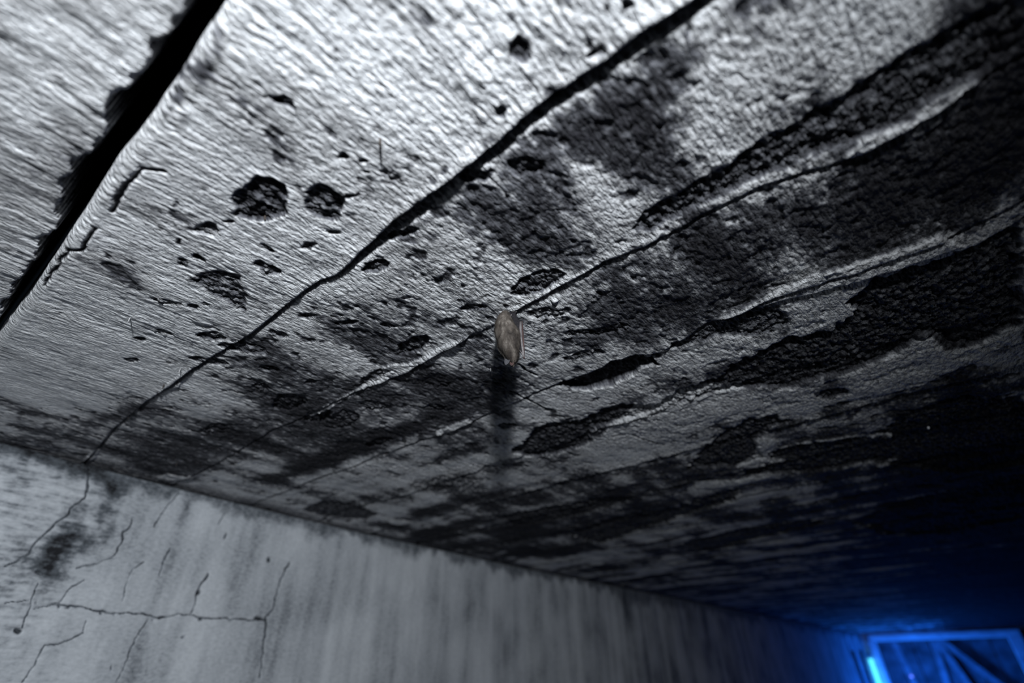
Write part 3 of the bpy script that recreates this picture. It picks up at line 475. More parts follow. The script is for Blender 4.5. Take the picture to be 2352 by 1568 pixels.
# ------------------------------------------------------------------ object helpers
def link(o, parent=None):
    COL.objects.link(o)
    if parent is not None: o.parent = parent
    return o
def tag(o, label=None, cat=None, group=None, kind=None):
    if label: o['label'] = label
    if cat: o['category'] = cat
    if group: o['group'] = group
    if kind: o['kind'] = kind
    return o
def empty(name, loc=(0, 0, 0)):
    o = bpy.data.objects.new(name, None); COL.objects.link(o); o.location = loc
    o.empty_display_size = 0.05
    return o
def grid_mesh(name, V, rows, cols, mat, wear=None, parent=None, keep=None, flip=False):
    me = bpy.data.meshes.new(name)
    i = np.arange(rows * cols).reshape(rows, cols)
    q = np.stack([i[:-1, :-1], i[1:, :-1], i[1:, 1:], i[:-1, 1:]], -1)
    if flip: q = q[..., ::-1]
    q = q.reshape(-1, 4)
    if keep is not None: q = q[keep.reshape(-1)]
    me.vertices.add(len(V)); me.vertices.foreach_set('co', V.astype(np.float32).ravel())
    n = len(q)
    me.loops.add(n * 4); me.loops.foreach_set('vertex_index', q.astype(np.int32).ravel())
    me.polygons.add(n)
    me.polygons.foreach_set('loop_start', np.arange(0, n * 4, 4, dtype=np.int32))
    me.polygons.foreach_set('loop_total', np.full(n, 4, np.int32))
    me.polygons.foreach_set('use_smooth', np.ones(n, bool))
    me.update(calc_edges=True)
    if wear is not None:
        a = me.attributes.new('wear', 'FLOAT', 'POINT'); a.data.foreach_set('value', wear.astype(np.float32).ravel())
    me.materials.append(mat)
    return link(bpy.data.objects.new(name, me), parent)
def mesh(name, verts, faces, mat, parent=None, smooth=False):
    me = bpy.data.meshes.new(name); me.from_pydata([tuple(v) for v in verts], [], faces); me.update()
    if smooth: me.polygons.foreach_set('use_smooth', [True] * len(me.polygons))
    if mat: me.materials.append(mat)
    return link(bpy.data.objects.new(name, me), parent)
def box_data(x0, y0, z0, x1, y1, z1):
    v = [(x0, y0, z0), (x1, y0, z0), (x1, y1, z0), (x0, y1, z0), (x0, y0, z1), (x1, y0, z1), (x1, y1, z1), (x0, y1, z1)]
    f = [(0, 3, 2, 1), (4, 5, 6, 7), (0, 1, 5, 4), (1, 2, 6, 5), (2, 3, 7, 6), (3, 0, 4, 7)]
    return v, f
def box(name, a, b, mat, parent=None, bevel=0.0, rot=None):
    v, f = box_data(*a, *b)
    o = mesh(name, v, f, mat, parent)
    if bevel:
        md = o.modifiers.new('bevel', 'BEVEL'); md.width = bevel; md.segments = 2
    return o
def tube_data(pts, rad, seg=8, cap=True):
    pts = [Vector(p) for p in pts]; n = len(pts); V = []; F = []
    ref = Vector((0.3, 0.2, 0.93))
    for i, p in enumerate(pts):
        t = (pts[min(i + 1, n - 1)] - pts[max(i - 1, 0)]).normalized()
        a = t.cross(ref)
        if a.length < 1e-4: a = t.cross(Vector((1, 0, 0)))
        a.normalize(); b = t.cross(a)
        r = rad[i] if isinstance(rad, (list, tuple)) else rad
        for k in range(seg):
            w = 2 * math.pi * k / seg
            V.append(p + (a * math.cos(w) + b * math.sin(w)) * r)
    for i in range(n - 1):
        for k in range(seg):
            k2 = (k + 1) % seg
            F.append((i * seg + k, i * seg + k2, (i + 1) * seg + k2, (i + 1) * seg + k))
    if cap:
        F.append(tuple(range(seg))[::-1]); F.append(tuple((n - 1) * seg + k for k in range(seg)))
    return V, F
def tube(name, pts, rad, mat, parent=None, seg=8):
    V, F = tube_data(pts, rad, seg)
    return mesh(name, V, F, mat, parent, smooth=True)

# ------------------------------------------------------------------ ceiling: one cast strip per shuttering board
ceil = tag(empty('ceiling', (0, 0, CZ)), 'board-marked concrete ceiling with worn grey limewash, beyond the black joint', kind='structure')
def band_cols(y):
    """column positions, denser where the strip is near"""
    xl = float(min(wall_x(np.array([y]))[0], -0.82)) - 0.03
    xr = 0.34 + 0.03 * max(y, 0)
    base = 0.169 + 0.6426 * y
    px = 2.9 if y < 0.12 else (2.05 if y < 0.3 else 2.0)
    xs = [xl]
    while xs[-1] < xr:
        dep = max(base - 0.518 * xs[-1], 0.20)
        xs.append(xs[-1] + px * dep / 1120.0)
    # a coarser margin so that the strip goes on to the right-hand wall
    while xs[-1] < 0.66:
        xs.append(xs[-1] + 0.012)
    return np.array(xs)
def band_rows(y0, y1):
    ys = [y0]
    while ys[-1] < y1:
        ys.append(ys[-1] + 0.00125 * (1 + (ys[-1] / 0.62) ** 2))
    ys[-1] = y1
    if ys[-1] - ys[-2] < 1e-5: ys.pop(-2)
    return np.array(ys)
NB = 14
edges_k = list(range(0, NB + 1))
HFUN = {}
def build_band(k):
    if k == 0: y0, y1 = -0.045, PITCH * 1 - 0.003
    elif k < NB: y0, y1 = PITCH * k - 0.003, PITCH * (k + 1) - 0.003
    else: y0, y1 = PITCH * k - 0.003, 6.3
    xs = band_cols((y0 * 0.6 + y1 * 0.4) if k < NB else 2.6)
    ys = band_rows(y0, y1)
    # follow the traced seams with the strip edges
    X, Y, h, m = ceiling_field(xs, ys)
    fy = np.interp(xs, [p[0] for p in SLIT_FAR], [p[1] for p in SLIT_FAR])
    keep = None
    V = np.stack([X, Y, -h], -1)
    rows, cols = X.shape
    wear = m
    if k == 0:
        # trim at the joint: clamp rows to its edge, then turn up into the gap
        Yc = np.maximum(V[..., 1], fy[None, :]); V[..., 1] = Yc
        Zc = V[..., 2]
        inside = Y < fy[None, :]
        Zedge = 0.010
        V[..., 2] = np.where(inside, np.maximum(Zc, Zedge) + (fy[None, :] - Y) * 5.0, Zc)
    V = V.reshape(-1, 3)
    o = grid_mesh('cast_strip', V, rows, cols, M_CEIL, wear, ceil, keep)
    return o, xs, ys, h
BANDS = {}
for k in range(NB + 1):
    BANDS[k] = build_band(k)
    if k == NB: BANDS[k][0]['label'] = 'far darkest stretch of ceiling before the blue doorway'
def ceil_h(x, y):
    """height of the finished ceiling surface (positive down) at a point"""
    k = int(min(max((y + 0.003) // PITCH, 0), NB))
    o, xs, ys, h = BANDS[k]
    j = int(np.clip(np.searchsorted(xs, x), 0, len(xs) - 1)); i = int(np.clip(np.searchsorted(ys, y), 0, len(ys) - 1))
    return float(h[i, j])
box('slab_core', (-1.4, 0.03, 0.02), (0.9, 6.6, 0.30), M_CORE, ceil)

# the neighbouring slab on the near side of the joint
ceil2 = tag(empty('ceiling.001', (0, 0, CZ)), 'near pale concrete slab with jagged edge beside the black joint', kind='structure')
xs = np.concatenate([np.arange(-1.06, 0.12, 0.0023), np.arange(0.12, 0.68, 0.012)])
ys = np.concatenate([np.arange(-0.9, -0.16, 0.012), np.arange(-0.16, 0.012, 0.0017)])
X, Y = np.meshgrid(xs, ys)
ny = np.interp(xs, [p[0] for p in SLIT_NEAR], [p[1] for p in SLIT_NEAR]) + 0.0030 * perlin(xs * 70, xs * 0, 201) + 0.0018 * perlin(xs * 170, xs * 0, 202) + 0.0045 * perlin(xs * 26, xs * 0, 203)
amp = 1 + 0.5 * perlin(X * 8, Y * 8, 205)
h = 0.0006 * amp * perlin(X * 190, Y * 32, 206) + 0.0011 * amp * fbm(X * 95, Y * 42, 207, 3, 0.6) + 0.0016 * fbm(X * 24, Y * 16, 208, 2) + 0.002 * fbm(X * 6, Y * 6, 209, 2)
stn = 0.16 + 0.35 * fbm(X * 10, Y * 10, 211, 3) + 0.35 * fbm(X * 70, Y * 35, 212, 2)
t = ny[None, :] - Y
stn = np.maximum(stn, 0.35 * (1 - sm(0.0, 0.002, t + 0.004 * fbm(X * 120, Y * 120, 213, 2))))
stn = np.where(t < 0.0002, 0.97, stn)
h -= 0.0010 * (1 - sm(0, 0.004, t)) * np.clip(2.2 * fbm(X * 70, Y * 70, 214, 2), 0, 1)
V = np.stack([X, np.minimum(Y, ny[None, :]), -h + np.where(t < 0, (-t) * 30.0, 0)], -1).reshape(-1, 3)
grid_mesh('cast_strip', V, len(ys), len(xs), M_CEIL, np.clip(stn, 0, 1), ceil2)
box('slab_core', (-1.4, -0.95, 0.02), (0.9, -0.09, 0.30), M_CORE, ceil2)

# ------------------------------------------------------------------ left wall with cracked plaster
wl = tag(empty('wall_left', (0, 0, 0)), 'smooth grey plastered wall with fine cracks under the ceiling edge', kind='structure')
wy = [-0.9]
while wy[-1] < 6.35:
    y = wy[-1]
    dep = 0.169 + 0.6426 * y + 0.518 * 1.06
    wy.append(y + (0.00135 * max(dep, 0.5) * (1 + max(0, y - 0.5) * 1.2) if y > -0.12 else 0.02))
wy = np.array(wy)
wz = np.concatenate([np.concatenate([np.arange(0.004, -0.33, -0.0014), np.arange(-0.33, -0.5, -0.004)]), np.arange(-0.5, -CZ - 0.01, -0.05)])[::-1]
Yw, Zw = np.meshgrid(wy, wz)
n1 = fbm(Yw * 7, Zw * 7, 301, 3)
hw = 0.0022 * fbm(Yw * 5, Zw * 5, 303, 2) + 0.0005 * fbm(Yw * 60, Zw * 60, 305, 2)
nearw = 1 - sm(0.10, 0.28, Yw + 0.10 * n1)
hw += nearw * (0.0010 * fbm(Yw * 22, Zw * 120, 307, 2))
drip = fbm(Yw * 24, Zw * 1.6, 309, 3)
drip2 = fbm(Yw * 9, Zw * 0.8, 311, 2)
mw = 0.23 + 0.30 * n1 + 0.24 * drip + 0.20 * drip2 + 0.16 * nearw + 0.55 * nearw * fbm(Yw * 30, Zw * 130, 312, 2)
# soot that hangs under the ceiling edge
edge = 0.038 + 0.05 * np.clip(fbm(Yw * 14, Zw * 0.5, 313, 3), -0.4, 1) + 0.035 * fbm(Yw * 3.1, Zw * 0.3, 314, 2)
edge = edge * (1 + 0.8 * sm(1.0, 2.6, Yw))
mw += 0.20 * sm(0.8, 2.6, Yw) * np.clip(0.7 + 1.2 * drip, 0, 1.4)  # streaky grime, deepened towards the far end in place of the torch's falloff
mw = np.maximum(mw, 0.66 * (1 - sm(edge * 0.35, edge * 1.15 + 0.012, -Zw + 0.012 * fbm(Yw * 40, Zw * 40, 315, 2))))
mw += 0.30 * sm(0.62, 0.75, fbm(Yw * 50, Zw * 30, 316, 2) + 0.35)* 0
for poly, soft, amt in WALL_STAINS:
    sd = poly_sd(Yw + 0.03 * n1, Zw + 0.03 * n1, poly)
    mw += amt * (1 - sm(-soft, soft * 0.6, sd)) * (0.72 + 0.9 * fbm(Yw * 30, Zw * 40, 317, 3))
jx = 0.0035 * fbm(Yw * 60, Zw * 60, 319, 2); jz = 0.0035 * fbm(Yw * 60, Zw * 60, 321, 2)
brk = 0.5 + 0.9 * fbm(Yw * 25, Zw * 25, 323, 2)
for L, wd_ in zip(WALL_CRACKS, WALL_WIDTH):
    w = window(wz * 0 + 0, wy, [(0, 0)], 1) if False else None
    P = np.array(L)
    j0 = np.searchsorted(wy, P[:, 0].min() - .02); j1 = np.searchsorted(wy, P[:, 0].max() + .02)
    i0 = np.searchsorted(wz, P[:, 1].min() - .02); i1 = np.searchsorted(wz, P[:, 1].max() + .02)
    if j1 <= j0 or i1 <= i0: continue
    w = (slice(i0, i1), slice(j0, j1))
    d = line_d(Yw[w] + jx[w], Zw[w] + jz[w], L)
    g = 1 - sm(wd_ * 0.35, wd_ * 0.8 + 0.0006, d)
    hw[w] -= 0.0025 * g
    mw[w] = np.maximum(mw[w], g * np.clip(0.60 + 0.45 * brk[w], 0, 0.92))
for P0 in WALL_PITS:
    P = np.array(P0)
    j0 = np.searchsorted(wy, P[:, 0].min() - .02); j1 = np.searchsorted(wy, P[:, 0].max() + .02)
    i0 = np.searchsorted(wz, P[:, 1].min() - .02); i1 = np.searchsorted(wz, P[:, 1].max() + .02)
    if j1 <= j0 or i1 <= i0: continue
    w = (slice(i0, i1), slice(j0, j1))
    sd = poly_sd(Yw[w] + jx[w], Zw[w] + jz[w], P0)
    g = 1 - sm(-0.002, 0.001, sd)
    hw[w] -= 0.006 * g; mw[w] = np.maximum(mw[w], 0.92 * g)
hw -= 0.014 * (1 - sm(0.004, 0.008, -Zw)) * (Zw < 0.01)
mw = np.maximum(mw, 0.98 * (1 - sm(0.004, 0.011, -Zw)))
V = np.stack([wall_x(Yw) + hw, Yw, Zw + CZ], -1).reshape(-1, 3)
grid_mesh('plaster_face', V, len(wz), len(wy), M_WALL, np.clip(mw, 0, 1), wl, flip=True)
box('wall_core', (-1.40, -0.95, 0), (-1.12, 6.6, CZ + 0.02), M_CORE, wl)

# ------------------------------------------------------------------ rest of the passage
tag(box('floor', (-1.4, -1.6, -0.12), (0.95, 6.9, 0.0), M_FLOOR), 'dark concrete floor of the passage', kind='structure')
tag(box('wall_right', (0.66, -1.6, 0.0), (0.90, 6.6, CZ + 0.02), M_CORE), 'dark concrete wall on the unseen right side', kind='structure')
tag(box('wall_back', (-1.4, -1.75, 0.0), (0.95, -1.6, CZ + 0.3), M_CORE), 'dark concrete wall behind the viewer', kind='structure')

# ------------------------------------------------------------------ end wall with the doorway
YE = 6.2
we = tag(empty('wall_far', (0, YE, 0)), 'far wall around the blue lit doorway', kind='structure')
box('lintel_masonry', (-1.0, 0.02, CZ - 0.019), (0.68, 0.22, CZ + 0.02), M_FRAME, we)
box('pier_masonry', (-1.0, 0.02, 0), (-0.79, 0.22, CZ - 0.019), M_FRAME, we)
box('pier_masonry', (0.30, 0.02, 0), (0.68, 0.22, CZ - 0.019), M_BOARD, we)
dr = tag(empty('door_1', (0, YE, 0)), 'pale-framed doorway lit blue with a braced plank door', kind='structure')
box('lintel', (-0.775, -0.03, CZ - 0.068), (0.295, 0.10, CZ - 0.020), M_FRAME, dr, 0.006)
box('jamb', (-0.79, -0.03, 0), (-0.735, 0.10, CZ - 0.069), M_FRAME, dr, 0.006)
box('jamb', (0.205, -0.03, 0), (0.295, 0.10, CZ - 0.069), M_FRAME, dr, 0.006)
random.seed(4)
x = -0.735
k = 0
while x < 0.20:
    w = min(0.135 + random.uniform(-.01, .012), 0.205 - x)
    if 0.205 - (x + w) < 0.05: w = 0.205 - x
    dy = random.uniform(-0.006, 0.006)
    box('plank', (x + 0.003, 0.115 + dy, 0.0), (x + w - 0.003, 0.145 + dy, CZ - 0.05), M_BOARD, dr, 0.003)
    x += w
def batten(p, q, width, depth, y):
    (x0, z0), (x1, z1) = p, q
    d = Vector((x1 - x0, 0, z1 - z0)).normalized(); n = Vector((d.z, 0, -d.x)) * width / 2
    a = Vector((x0, y, z0)); b = Vector((x1, y, z1)); e = Vector((0, depth, 0))
    v = [a - n, a + n, b + n, b - n]; v = v + [p_ + e for p_ in v]
    f = [(0, 3, 2, 1), (4, 5, 6, 7), (0, 1, 5, 4), (1, 2, 6, 5), (2, 3, 7, 6), (3, 0, 4, 7)]
    o = mesh('batten', v, f, M_BATTEN, dr)
    md = o.modifiers.new('bevel', 'BEVEL'); md.width = 0.003; md.segments = 2
zt = CZ - 0.075
batten((-0.305, zt), (-0.42, CZ - 1.6), 0.05, 0.05, 0.055)
batten((-0.275, zt), (0.10, CZ - 1.5), 0.05, 0.05, 0.045)
batten((-0.245, zt), (0.20, CZ - 0.62), 0.045, 0.05, 0.035)
batten((-0.60, zt), (-0.50, CZ - 1.0), 0.05, 0.02, 0.085)

# glowing tube fixed to the left jamb
tl = tag(empty('tube_lamp', (-0.812, YE - 0.05, CZ - 0.2)), 'glowing cyan light tube upright on the left jamb of the doorway', 'lamp')
mt, nt, b = new_mat('cyan_tube_glow')
b.inputs['Emission Color'].default_value = (0.10, 0.80, 0.86, 1); b.inputs['Emission Strength'].default_value = 1.6
b.inputs['Base Color'].default_value = (0.3, 0.7, 0.9, 1)
M_CAP = plain('tube_end_cap', (.35, .36, .38), 0.4, 0.5)
tube('glass_tube', [(0, 0, -1.2), (0, 0, 0.0)], 0.016, mt, tl, 14)
tube('end_cap', [(0, 0, 0.0), (0, 0, 0.045)], 0.019, M_CAP, tl, 14)
for zc in (-0.06, -0.9):
    box('bracket', (-0.008, 0.010, zc - 0.01), (0.008, 0.03, zc + 0.01), M_CAP, tl)

# two dark pipes on the left wall near the doorway
M_PIPE = plain('dark_pipe', (.02, .02, .025), 0.5, 0.4)
for (py, ztop, lab) in ((5.62, CZ - 0.16, 'thin dark pipe on the left wall, further from the doorway'), (5.90, CZ - 0.15, 'thin dark pipe on the left wall, nearest the doorway')):
    px_ = float(wall_x(np.array([py]))[0]) + 0.016
    t_ = tag(empty('wall_pipe', (px_, py, 0)), lab, 'pipe', 'pipes by the blue doorway')
    tube('pipe', [(0, 0, 0), (0, 0, ztop)], 0.011, M_PIPE, t_, 10)
    tube('pipe_cap', [(0, 0, ztop - 0.01), (0, 0, ztop + 0.008)], 0.014, M_PIPE, t_, 10)

# ------------------------------------------------------------------ the bat, hanging head down
def fur_mat():
    m, nt, b = new_mat('bat_fur')
    L = nt.links.new
    at = node(nt, 'ShaderNodeAttribute', attribute_name='shade')
    r = ramp(nt, [(0.0, (.022, .018, .016)), (0.35, (.062, .052, .045)), (0.7, (.125, .110, .097)), (1.0, (.27, .248, .225))])
    L(at.outputs['Fac'], r.inputs[0]); L(r.outputs[0], b.inputs['Base Color'])
    b.inputs['Roughness'].default_value = 0.75; b.inputs['Specular IOR Level'].default_value = 0.2
    return m
def skin_mat(name, col, rough=0.45, noise=0.3, spec=0.4):
    m = plain(name, col, rough, spec, noise, 900.0)
    return m
M_FUR = fur_mat()
M_MEMB = skin_mat('bat_wing_skin', (.013, .012, .014), 0.65, 0.3, 0.12)
M_BONE = skin_mat('bat_forearm_skin', (.115, .105, .108), 0.3)
M_RED = skin_mat('bat_finger_skin', (.055, .030, .028), 0.5)
M_EARG = skin_mat('bat_ear_skin', (.055, .055, .062), 0.35)
M_EARR = skin_mat('bat_brown_ear_skin', (.055, .034, .032), 0.35)
M_DARK = plain('bat_claw', (.018, .016, .016), 0.4, 0.5)

bx, by = BAT
bz = CZ - ceil_h(bx, by) + 0.0015
bat = tag(empty('bat', (bx, by, bz)), 'small grey-brown bat hanging head down from the concrete ceiling', 'bat')
bat.rotation_euler = (0, 0, math.atan2(0.63157, 0.77528))
MM = 0.001
#        z,    cx,   rx,  ry,  cy
RINGS = [(-0.8, -4.6, 0.6, 0.6, 3.0), (-1.6, -4.8, 2.4, 2.6, 3.0), (-4.0, -5.0, 4.3, 4.6, 2.6), (-8.0, -5.6, 6.2, 6.6, 2.2), (-13., -5.9, 7.9, 8.2, 1.8),
         (-19., -5.6, 9.4, 9.5, 1.4), (-25., -4.1, 11.2, 10.3, 1.0), (-31., -2.5, 12.4, 10.6, .8), (-37., -1.0, 12.4, 10.4, .8), (-42., -0.4, 11.7, 9.8, 1.0),
         (-46., -0.5, 10.2, 9.0, 1.2), (-49.5, -0.6, 8.7, 8.2, 1.6), (-52.5, 0.5, 7.5, 7.6, 2.2), (-55., 1.4, 6.7, 7.4, 2.9), (-57.5, 1.8, 5.9, 6.9, 3.6),
         (-60., 2.0, 4.7, 5.8, 4.4), (-62., 2.0, 3.0, 4.0, 5.0), (-63., 2.0, 0.8, 1.2, 5.4)]
SEG = 40
rz = np.array([r[0] for r in RINGS])
zz = np.concatenate([np.linspace(rz[0], -4, 5), np.linspace(-5, -59, 46), np.linspace(-60, rz[-1], 6)])
def prof(z):
    z = z * 1.045 - 1.2
    return [np.interp(-z, -rz, [r[i] for r in RINGS]) for i in (1, 2, 3, 4)]
def body_pt(z, a):
    cx, rx, ry, cy = prof(z)
    x = cx + rx * math.cos(a); y = cy + ry * math.sin(a)
    # muzzle: pushes out on the far side low on the head
    mz = math.exp(-((z + 57) / 2.2) ** 2) * math.exp(-((a - math.pi / 2) / 0.42) ** 2)
    y += 4.2 * mz
    # shoulder and flank swellings
    x += 0.6 * math.exp(-((z + 44) / 4) ** 2) * math.cos(a)
    n = float(perlin(np.array(math.cos(a) * 2.2 + z * 0.22), np.array(math.sin(a) * 2.2 + z * 0.05), 401))
    s = 1 + 0.045 * n
    return Vector(((cx + (x - cx) * s), (cy + (y - cy) * s), z))
verts = []; faces = []
for z in zz:
    for k in range(SEG): verts.append(body_pt(float(z), 2 * math.pi * k / SEG) * MM)
nR = len(zz)
for i in range(nR - 1):
    for k in range(SEG):
        k2 = (k + 1) % SEG
        faces.append((i * SEG + k, (i + 1) * SEG + k, (i + 1) * SEG + k2, i * SEG + k2))
faces.append(tuple(range(SEG))); faces.append(tuple((nR - 1) * SEG + k for k in range(SEG))[::-1])
body = mesh('body', verts, faces, M_FUR, bat, smooth=True)
def fur_shade(p):
    """brightness of the coat at a surface point given in millimetres"""
    n = float(fbm(np.array(p.x * 0.24), np.array(p.z * 0.13 + p.y * 0.08), 411, 3))
    n2 = float(perlin(np.array(p.x * 0.55), np.array(p.z * 0.20), 415))
    s = 0.55 + 0.75 * n + 0.30 * n2
    s -= 0.50 * math.exp(-((p.x - 3.5) / 4.2) ** 2 - ((p.z + 41) / 9) ** 2)
    s -= 0.24 * math.exp(-((p.z + 57) / 4.5) ** 2)
    return max(0.05, min(0.95, s))
at_ = body.data.attributes.new('shade', 'FLOAT', 'POINT')
at_.data.foreach_set('value', [0.55 * fur_shade(v.co / MM) for v in body.data.vertices])
rnd = random.Random(5)
fv = []; ff = []; fs = []
for _ in range(11000):
    z = rnd.uniform(-62.3, -1.2); a = rnd.uniform(0, 2 * math.pi)
    p = body_pt(z, a)
    if math.sin(a) > 0.75 and rnd.random() < 0.6: continue
    cx, rx, ry, cy = prof(z)
    out_ = Vector((math.cos(a) / max(rx, 1), math.sin(a) / max(ry, 1), 0)).normalized()
    swirl = float(perlin(np.array(p.x * 0.12), np.array(z * 0.10), 421))
    if z < -53: out_ = (out_ + Vector((0, 0, -0.45))).normalized()
    if z > -6: out_ = (out_ + Vector((0, 0, 0.5))).normalized()
    flow = Vector((0.55 * swirl + rnd.uniform(-.30, .30), 0.1, -1.0 if z > -52 else -0.4)).normalized()
    d = (flow * 0.85 + out_ * (0.42 + rnd.uniform(-.1, .15))).normalized()
    ln = rnd.uniform(1.7, 3.0) * (0.7 if z < -52 else 1.0)
    side = d.cross(out_).normalized() * 0.085
    q = p + d * ln * 0.55; t = p + d * ln + out_ * -0.15 * ln
    b0 = len(fv)
    fv += [(p - side) * MM, (p + side) * MM, (q + side * 0.8) * MM, (q - side * 0.8) * MM, t * MM]
    ff += [(b0, b0 + 1, b0 + 2, b0 + 3), (b0 + 3, b0 + 2, b0 + 4)]
    s = fur_shade(p) + rnd.uniform(-.12, .14)
    fs += [s * 0.6, s * 0.6, s * 0.95, s * 0.95, min(1, s * 1.15)]
fur = mesh('fur', fv, ff, M_FUR, bat)
fur['kind'] = 'stuff'
at_ = fur.data.attributes.new('shade', 'FLOAT', 'POINT'); at_.data.foreach_set('value', fs)

def mmp(L): return [Vector(p) * MM for p in L]
def sheet(name, A, B, mat, parent, n=6, wr=0.35, th=0.0003):
    """a wrinkled skin between two edge lines"""
    A = [Vector(p) for p in A]; B = [Vector(p) for p in B]
    V = []; F = []
    m = 24
    def at(Lp, t):
        t *= len(Lp) - 1; i = min(int(t), len(Lp) - 2); return Lp[i].lerp(Lp[i + 1], t - i)
    for i in range(m + 1):
        a = at(A, i / m); b = at(B, i / m)
        for j in range(n + 1):
            p = a.lerp(b, j / n)
            w = math.sin(i * 1.5 + j * 0.9) * 0.6 + math.sin(j * 2.6 + i * 0.35)
            p = p + Vector((0.0, w * wr * math.sin(math.pi * j / n), 0))
            V.append(p * MM)
    for i in range(m):
        for j in range(n):
            k = i * (n + 1) + j
            F.append((k, k + 1, k + n + 2, k + n + 1))
    o = mesh(name, V, F, mat, parent, smooth=True)
    md = o.modifiers.new('thickness', 'SOLIDIFY'); md.thickness = th
    return o
# right wing, folded along the flank
wing = sheet('wing', [(-0.5, 1, -3), (1.5, 0, -10), (4.0, -1, -19), (7.2, -1.5, -30), (8.6, -1.5, -42), (8.4, -1.0, -51)],
             [(4.6, 1, -3), (6.6, 0, -10), (10.9, -1.6, -16.5), (11.4, -1.8, -30), (11.9, -1.6, -44), (12.6, -1.2, -57)], M_MEMB, bat)
wing['label'] = 'dark folded wing along the right flank'
tube('forearm', mmp([(10.0, -2.4, -17.5), (9.7, -3.2, -24), (9.9, -3.4, -34), (10.8, -3.0, -45), (12.2, -2.2, -57.5)]), [x * MM for x in (1.3, 1.4, 1.15, 1.0, 1.2)], M_BONE, wing, 10)
tube('finger', mmp([(12.5, -1.6, -58.5), (12.2, -1.0, -44), (11.7, -1.4, -30), (11.4, -1.4, -15.5)]), [x * MM for x in (.8, .75, .75, .5)], M_RED, wing, 8)
tube('finger', mmp([(12.8, -0.6, -57.5), (12.6, 0.2, -44), (12.2, -.2, -30), (11.9, -.2, -18.5)]), [x * MM for x in (.6, .6, .55, .4)], M_MEMB, wing, 8)
tube('thumb', mmp([(12.0, -2.6, -57), (10.4, -2.8, -53.5), (8.4, -2.6, -50)]), [x * MM for x in (.6, .55, .3)], M_BONE, wing, 8)
# left wing, mostly behind the body
wing2 = sheet('wing', [(-9, 5, -8), (-11, 7, -20), (-10, 9, -34), (-7, 8, -46), (-4, 7, -51)],
              [(-7, 8, -6), (-9, 10.5, -20), (-8.5, 12, -34), (-6, 11.5, -46), (-4, 10, -53)], M_MEMB, bat)
tube('forearm', mmp([(-7, 8, -10), (-9, 11, -22), (-8.5, 12, -36), (-4.5, 10.5, -54)]), [x * MM for x in (1.0, 1.0, .9, 1.0)], M_BONE, wing2, 8)
# tail skin and feet
tail = sheet('tail_membrane', [(-2.5, 1.5, -2.5), (-1.0, 0.5, -7), (0.5, 0, -12), (2.5, -.5, -17)], [(4.4, 1.5, -1.2), (5.2, 0.8, -6), (6.2, 0.2, -11), (8.5, -.6, -17)], M_MEMB, bat, 5, 0.5)
for fx, fy_, lean in ((2.2, 0.6, 0.0), (4.6, 1.6, 1.0)):
    V, F = tube_data(mmp([(fx - 0.8 + lean * .4, fy_, -8.5), (fx - 0.2 + lean * .3, fy_ - .2, -5.0), (fx + lean * .4, fy_, -2.6)]), [x * MM for x in (.7, .65, .9)], 8)
    ft = mesh('foot', V, F, M_MEMB, bat, smooth=True)
    for q in range(5):
        e = (q - 2) * 0.75
        tube('toe', mmp([(fx + lean * .4 + e * .3, fy_, -2.8), (fx + lean * .6 + e, fy_ - 0.5, -1.2), (fx + lean * .8 + e * 1.25, fy_ - 0.1, 0.5)]), [x * MM for x in (.35, .3, .12)], M_DARK, ft, 6)
tube('heel_spur', mmp([(0.2, -0.8, -9.0), (0.9, -1.2, -7.6), (1.5, -.8, -6.0)]), [x * MM for x in (.75, .6, .35)], M_BONE, bat, 8)
# ears: cupped leaves
def ear(base, tip, width, cup, mat):
    base = Vector(base); tip = Vector(tip); ax = tip - base
    sd = Vector((ax.z, 0, -ax.x)).normalized(); nr = ax.cross(sd).normalized()
    V = []; F = []
    m, n = 9, 8
    for i in range(m + 1):
        t = i / m
        wd_ = width * (math.sin(math.pi * min(1, 0.28 + 0.70 * t)) ** 0.8) if t < 1 else 0.02
        for j in range(n + 1):
            u = j / n * 2 - 1
            p = base + ax * t + sd * u * wd_ + nr * cup * (1 - u * u) * (0.4 + 0.6 * (1 - t))
            V.append(p * MM)
    for i in range(m):
        for j in range(n):
            k = i * (n + 1) + j
            F.append((k, k + 1, k + n + 2, k + n + 1))
    o = mesh('ear', V, F, mat, bat, smooth=True)
    md = o.modifiers.new('thickness', 'SOLIDIFY'); md.thickness = 0.00035
    return o
e1 = ear((-2.6, 1.4, -57.0), (-4.6, 0.6, -63.6), 2.2, 1.3, M_EARG); e1['label'] = 'pale grey ear catching the light'
e2 = ear((1.2, 2.0, -60.0), (1.0, 1.6, -64.0), 1.8, 1.2, M_EARR); e2['label'] = 'brown rounded ear'
for ex in (-0.2, 4.0):
    V, F = tube_data(mmp([(ex, 8.6, -58.2), (ex, 9.6, -58.3)]), [.55 * MM, .25 * MM], 8)
    mesh('eye', V, F, M_DARK, bat, smooth=True)
V, F = tube_data(mmp([(2.0, 14.4, -57.2), (2.0, 15.4, -57.4)]), [.9 * MM, .45 * MM], 8)
mesh('nose', V, F, M_DARK, bat, smooth=True)


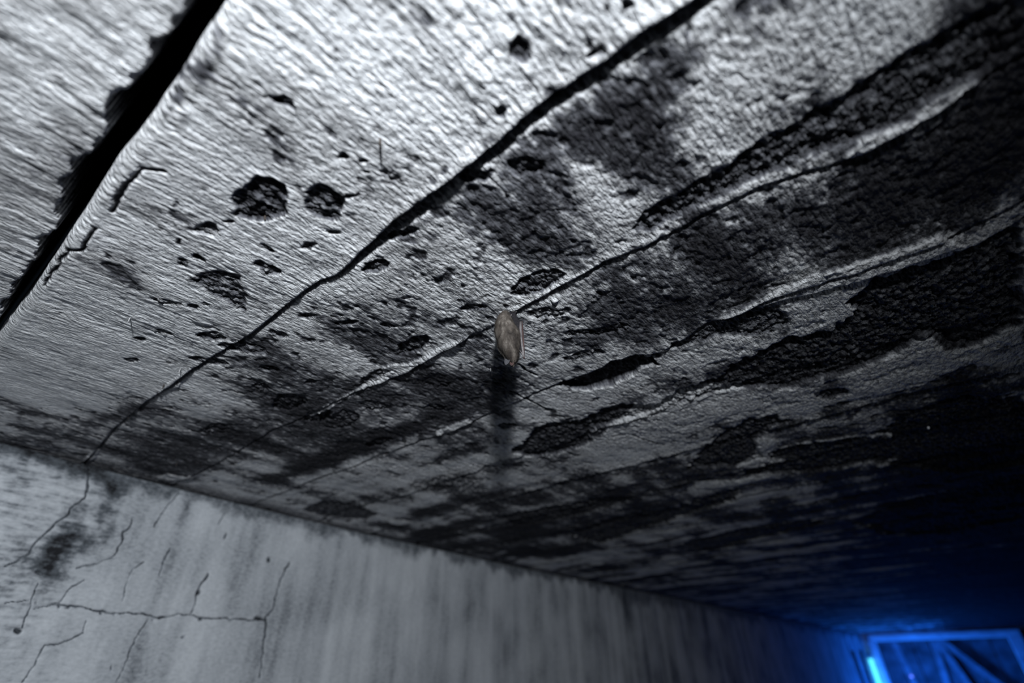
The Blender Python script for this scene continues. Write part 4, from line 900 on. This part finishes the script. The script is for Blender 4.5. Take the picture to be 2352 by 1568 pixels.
# ------------------------------------------------------------------ small things that stick out of the ceiling (parts of it)
M_RUST = plain('rusty_wire', (.045, .036, .031), 0.7, 0.3, 0.4, 600.0)
M_CALC = plain('calcite_drip', (.40, .40, .41), 0.6, 0.3, 0.2, 500.0)
M_WHITE = plain('pale_droplet', (.75, .77, .80), 0.3, 0.5)
def strip_of(y): return BANDS[int(min(max((y + 0.003) // PITCH, 0), NB))][0]
for i, ((x, y), ln, dx, dy, rad, mat, nm) in enumerate(zip(STUBS,
        (.0045, .0045, .006, .006, .007, .004, .004, .004, .006, .004, .005, .005),
        (-.003, .001, 0, 0, 0, 0, 0, 0, 0, 0, -.002, 0), (.004, .001, 0, 0, 0, 0, 0, 0, 0, 0, 0, 0),
        (.0009, .0009, .0005, .0006, .0006, .0005, .0006, .0005, .0006, .0014, .0005, .0006),
        (M_RUST, M_RUST, M_CALC, M_RUST, M_RUST, M_CALC, M_RUST, M_RUST, M_RUST, M_WHITE, M_CALC, M_RUST),
        ('wire_stub', 'wire_stub', 'drip', 'wire_stub', 'wire_stub', 'drip', 'wire_stub', 'wire_stub', 'wire_stub', 'droplet', 'drip', 'wire_stub'))):
    z0 = -ceil_h(x, y)
    pts = [(x, y, z0 + .003), (x + dx * .4, y + dy * .4, z0 - ln * .5), (x + dx, y + dy, z0 - ln)]
    rr = [rad, rad, rad * .7] if nm != 'droplet' else [rad * .3, rad * 1.3, rad * .5]
    tube(nm, pts, rr, mat, strip_of(y), 8)

# a small lilac glow on the door planks
gl = tag(empty('glow_spot', (-0.565, YE + 0.10, CZ - 0.335)), 'small round lilac glowing spot on the planks of the blue door', 'lamp')
mg, nt, b = new_mat('lilac_glow')
b.inputs['Emission Color'].default_value = (0.16, 0.20, 0.95, 1); b.inputs['Emission Strength'].default_value = 1.0
tube('lens', [(0, -0.022, 0), (0, -0.012, 0)], [0.008, 0.013], mg, gl, 14)  # glowing disc of the spot
tube('spot_backing', [(0, -0.012, 0), (0, 0.02, 0)], 0.016, M_CAP, gl, 14)
